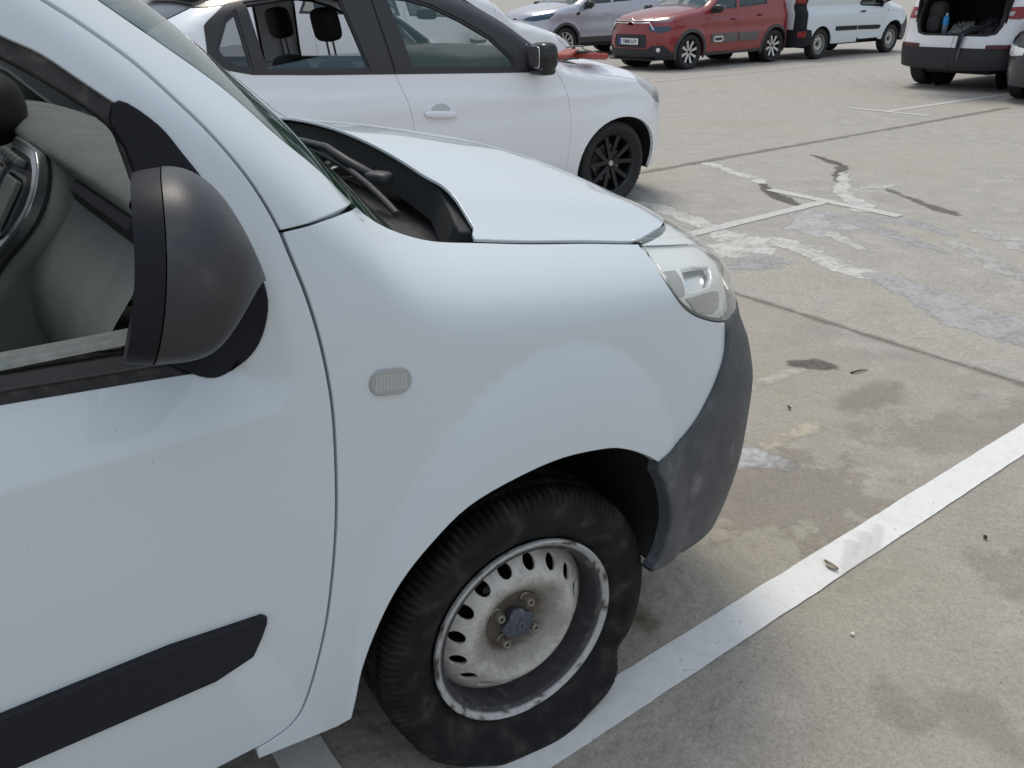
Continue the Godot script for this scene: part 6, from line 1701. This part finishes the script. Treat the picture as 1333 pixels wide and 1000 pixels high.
	part("boot_roof", block(Vector3(1.3, 0.03, 1.1), tf(Vector3(-2.7, 1.53, 0)), 0.01), dk, r)
	var gate := group("tailgate", r, tf(Vector3(-3.18, 1.55, 0), Vector3(0, 0, -18)))
	part("gate_skin", block(Vector3(1.05, 0.06, 1.22), tf(Vector3(-0.50, 0, 0)), 0.02), wp, gate)
	part("gate_window", block(Vector3(0.42, 0.02, 1.0), tf(Vector3(-0.28, 0.035, 0)), 0.006), gloss, gate)
	for sg in [1, -1]: part("gas_strut", tube([Vector3(-3.2, 1.25, 0.60 * sg), Vector3(-3.55, 1.66, 0.58 * sg)], 0.011, 0.009, 8), mat("strut_grey", lin(0.06, 0.06, 0.065), 0.4), r)
	part("tow_eye_cover", block(Vector3(0.5, 0.06, 0.4), tf(Vector3(-3.0, 0.34, -0.1)), 0.02), dk, r)
	part("silencer", pillow(Vector3(0.26, 0.12, 0.45), tf(Vector3(-3.1, 0.36, 0.25)), 0.6), dk, r)
	# ---- what lies in the boot
	var o := Vector3(15.86, 0, -5.12)
	var bag := thing("backpack", "dark backpack standing at the left of the open boot", "bag", o + Vector3(-3.16, 0.76, -0.46))
	var cloth := mat("bag_cloth", Color.WHITE, 0.9, 0, {"albedo_texture": noise_tex(101, 0.05, [[0.0, lin(0.020, 0.020, 0.022)], [1.0, lin(0.05, 0.048, 0.048)]], 256, 4), "uv1_triplanar": true, "uv1_scale": Vector3.ONE * 3})
	part("body", pillow(Vector3(0.22, 0.46, 0.26), tf(Vector3(0, 0.23, 0), Vector3(0, 0, 6)), 0.55), cloth, bag)
	part("pocket", pillow(Vector3(0.10, 0.24, 0.21), tf(Vector3(-0.11, 0.15, 0)), 0.55), cloth, bag)
	part("handle", tube([Vector3(0.03, 0.45, -0.04), Vector3(0.03, 0.50, 0), Vector3(0.03, 0.45, 0.04)], 0.008, 0.008, 6), matt, bag)
	var bt := thing("water_bottle", "blue and clear drinks bottle beside the backpack in the boot", "bottle", o + Vector3(-3.28, 0.76, -0.27))
	part("base", lathe([Vector2(0.0, 0.0), Vector2(0.036, 0.0), Vector2(0.040, 0.01), Vector2(0.040, 0.13), Vector2(0.039, 0.14)], 20, null, tf(Vector3.ZERO, Vector3(-90, 0, 0))), mat("bottle_clear", lin(0.12, 0.16, 0.22), 0.15), bt)
	part("label", lathe([Vector2(0.0405, 0.14), Vector2(0.042, 0.145), Vector2(0.042, 0.225), Vector2(0.034, 0.25), Vector2(0.02, 0.265)], 20, null, tf(Vector3.ZERO, Vector3(-90, 0, 0))), mat("bottle_blue", lin(0.03, 0.27, 0.62), 0.35), bt)
	part("cap", lathe([Vector2(0.016, 0.262), Vector2(0.016, 0.30), Vector2(0.0, 0.302)], 16, null, tf(Vector3.ZERO, Vector3(-90, 0, 0))), mat("bottle_cap", lin(0.5, 0.55, 0.6), 0.4), bt)
	var rug := thing("crumpled_blanket", "crumpled grey patterned blanket lying on the boot floor", "blanket", o + Vector3(-3.22, 0.76, 0.0))
	var rn := FastNoiseLite.new()
	rn.seed = 44
	rn.frequency = 5.5
	var heap := func(w: float, d: float, h: float, sd: float) -> Callable:
		return func(u: float, v: float) -> Vector3:
			var q := Vector2(u * 2 - 1, v * 2 - 1)
			var e := maxf(0, 1 - q.length_squared())
			return Vector3(q.y * d * (1 + 0.2 * rn.get_noise_2d(u * 2, sd)), pow(e, 0.5) * h * (0.85 + 0.8 * rn.get_noise_3d(u * 1.6, v * 1.6, sd)), q.x * w)
	part("blanket", sheet(heap.call(0.24, 0.16, 0.17, 1.0), 28, 22), mat("rug_cloth", Color.WHITE, 0.9, 0, {"albedo_texture": noise_tex(102, 0.06, [[0.0, lin(0.05, 0.06, 0.06)], [0.5, lin(0.12, 0.14, 0.14)], [0.62, lin(0.30, 0.32, 0.30)], [1.0, lin(0.40, 0.40, 0.36)]], 256, 4, FastNoiseLite.TYPE_CELLULAR), "uv1_triplanar": true, "uv1_scale": Vector3.ONE * 4}), rug)
	var coat := thing("dark_jacket", "dark jacket bundled at the right of the open boot", "jacket", o + Vector3(-3.18, 0.76, 0.36))
	part("bundle", sheet(heap.call(0.22, 0.18, 0.22, 7.0), 24, 20), mat("coat_cloth", lin(0.018, 0.018, 0.028), 0.85), coat)
	part("sleeve", tube([Vector3(-0.10, 0.10, -0.10), Vector3(-0.24, 0.06, -0.20), Vector3(-0.325, 0.02, -0.24), Vector3(-0.342, -0.12, -0.25), Vector3(-0.352, -0.20, -0.25)], 0.05, 0.032, 12), mat("coat_cloth", lin(0.018, 0.018, 0.028), 0.85), coat)
	var st := thing("hanging_strap", "thin strap dangling from the boot over the rear bumper", "strap", o + Vector3(-3.53, 0.78, 0.15))
	part("webbing", tube([Vector3(0.05, 0.03, 0.0), Vector3(0.0, 0.0, 0.0), Vector3(-0.005, -0.10, 0.004), Vector3(-0.04, -0.18, 0.01), Vector3(-0.035, -0.34, -0.012)], 0.011, 0.009, 6), mat("strap_grey", lin(0.14, 0.14, 0.15), 0.7), st)

# ---------------------------------------------------------------- small things
func litter() -> void:
	var c := thing("tool_case", "red plastic case lying open on the white hatchback's bonnet", "case", Vector3(3.36, 1.018, -2.98), 0.15)
	var red := mat("case_red", lin(0.33, 0.05, 0.035), 0.45)
	part("tray", block(Vector3(0.26, 0.045, 0.16), tf(Vector3(0.06, 0.028, 0.06), Vector3(0, 0, -5)), 0.012), red, c)
	part("lid", block(Vector3(0.20, 0.035, 0.12), tf(Vector3(-0.10, 0.045, 0.0), Vector3(0, 20, 8)), 0.01), red, c)
	part("tray_insert", block(Vector3(0.12, 0.02, 0.08), tf(Vector3(-0.02, 0.056, 0.09), Vector3(0, 10, -5)), 0.006), mat("case_dark", lin(0.03, 0.025, 0.025), 0.6), c)
	var cable := thing("cable", "thin grey cable looped over the red case on the bonnet", "cable", Vector3(3.40, 1.03, -3.05))
	var pts := []
	for k in 17: pts.append(Vector3(-0.16 + 0.021 * k, 0.012 + 0.065 * sin(PI * k / 16.0), 0.02 + 0.05 * sin(k * 0.9)))
	part("wire", tube(pts, 0.006, 0.005, 6), mat("cable_grey", lin(0.22, 0.21, 0.20), 0.5), cable)
	var ties := thing("keys", "small dark metal keys by the windscreen of the white hatchback", "keys", Vector3(3.20, 1.032, -2.86))
	part("key", tube([Vector3(-0.05, 0.008, 0), Vector3(0.02, 0.012, 0.03), Vector3(0.07, 0.006, 0.01)], 0.008, 0.005, 6), mat("key_dark", lin(0.05, 0.05, 0.05), 0.4, 0.5), ties)
	var rng := RandomNumberGenerator.new()
	rng.seed = 17
	# dry leaves, twigs and grit on the concrete
	var leaf_m := mat("dry_leaf", lin(0.36, 0.32, 0.24), 0.8)
	var leaves := [[1.01, 0.895, 0.024, "curled pale dry leaf lying on the near white line"], [1.74, 0.20, 0.013, "small dark dry leaf on bare concrete before the bumper"]]
	for q in leaves:
		var t := thing("leaf", q[3], "leaf", Vector3(q[0], 0.005, q[1]), rng.randf() * TAU)
		var s: float = q[2]
		part("blade", sheet(func(u: float, v: float) -> Vector3:
			var w := sin(PI * clampf(u, 0.02, 0.98)) * 0.45
			return Vector3((u - 0.5) * 2 * s, 0.3 * s * pow(2 * v - 1, 2) + 0.25 * s * pow(2 * u - 1, 2), (v - 0.5) * 2 * s * w), 10, 6), leaf_m if q[2] > 0.02 else mat("dark_leaf", lin(0.05, 0.04, 0.03), 0.8), t)
		part("stalk", tube([Vector3(s * 0.95, 0.24 * s, 0), Vector3(s * 1.35, 0.30 * s, 0.1 * s)], 0.0012, 0.0008, 5), leaf_m, t)
	var twigs := [[2.25, 0.16, 0.04, "short dark twig on the concrete past the bumper"]]
	for q in twigs:
		var s: float = q[2]
		var t := thing("twig", q[3], "twig", Vector3(q[0], 0.004, q[1]), rng.randf_range(-0.6, 0.3))
		part("stem", tube([Vector3(-s, 0, 0), Vector3(-0.2 * s, 0.006, 0.1 * s), Vector3(0.5 * s, 0.002, -0.08 * s), Vector3(s, 0.001, 0.05 * s)], 0.0045, 0.002, 6), mat("twig_brown", lin(0.07, 0.055, 0.04), 0.85), t)
	var grit := thing("pebble", "dark pebble on the concrete at the lower right", "pebble", Vector3(1.48, 0.004, 1.08))
	part("stone", pillow(Vector3(0.017, 0.009, 0.011), tf(Vector3(0, 0.004, 0), Vector3(0, 40, 0)), 0.9, null, 10, 6), mat("stone_dark", lin(0.04, 0.035, 0.03), 0.9), grit)
	var grit2 := thing("pebble", "white pebble on the concrete below the near white line", "pebble", Vector3(0.82, 0.003, 1.09))
	part("stone", pillow(Vector3(0.012, 0.008, 0.010), tf(Vector3(0, 0.003, 0)), 0.9, null, 10, 6), mat("stone_white", lin(0.7, 0.69, 0.65), 0.9), grit2)
	# loose grit scattered over the near concrete
	var mm := MultiMesh.new()
	mm.transform_format = MultiMesh.TRANSFORM_3D
	mm.mesh = pillow(Vector3(1, 0.6, 0.8), Transform3D(), 1.0, null, 6, 4).mesh()
	mm.instance_count = 2600
	for k in 2600:
		var s := 0.0012 + 0.0035 * pow(rng.randf(), 3.0)
		var p := Vector3(rng.randf_range(-0.4, 5.0), 0.001, rng.randf_range(-1.8, 1.9))
		mm.set_instance_transform(k, Transform3D(Basis(Vector3.UP, rng.randf() * TAU).scaled(Vector3.ONE * s), p))
	var mi := MultiMeshInstance3D.new()
	mi.multimesh = mm
	mi.material_override = mat("grit", lin(0.26, 0.24, 0.21), 0.95)
	mi.name = "loose_grit"
	add_child(mi)
	tag(mi, "loose grit scattered over the near concrete", "grit")
	mi.set_meta("kind", "stuff")
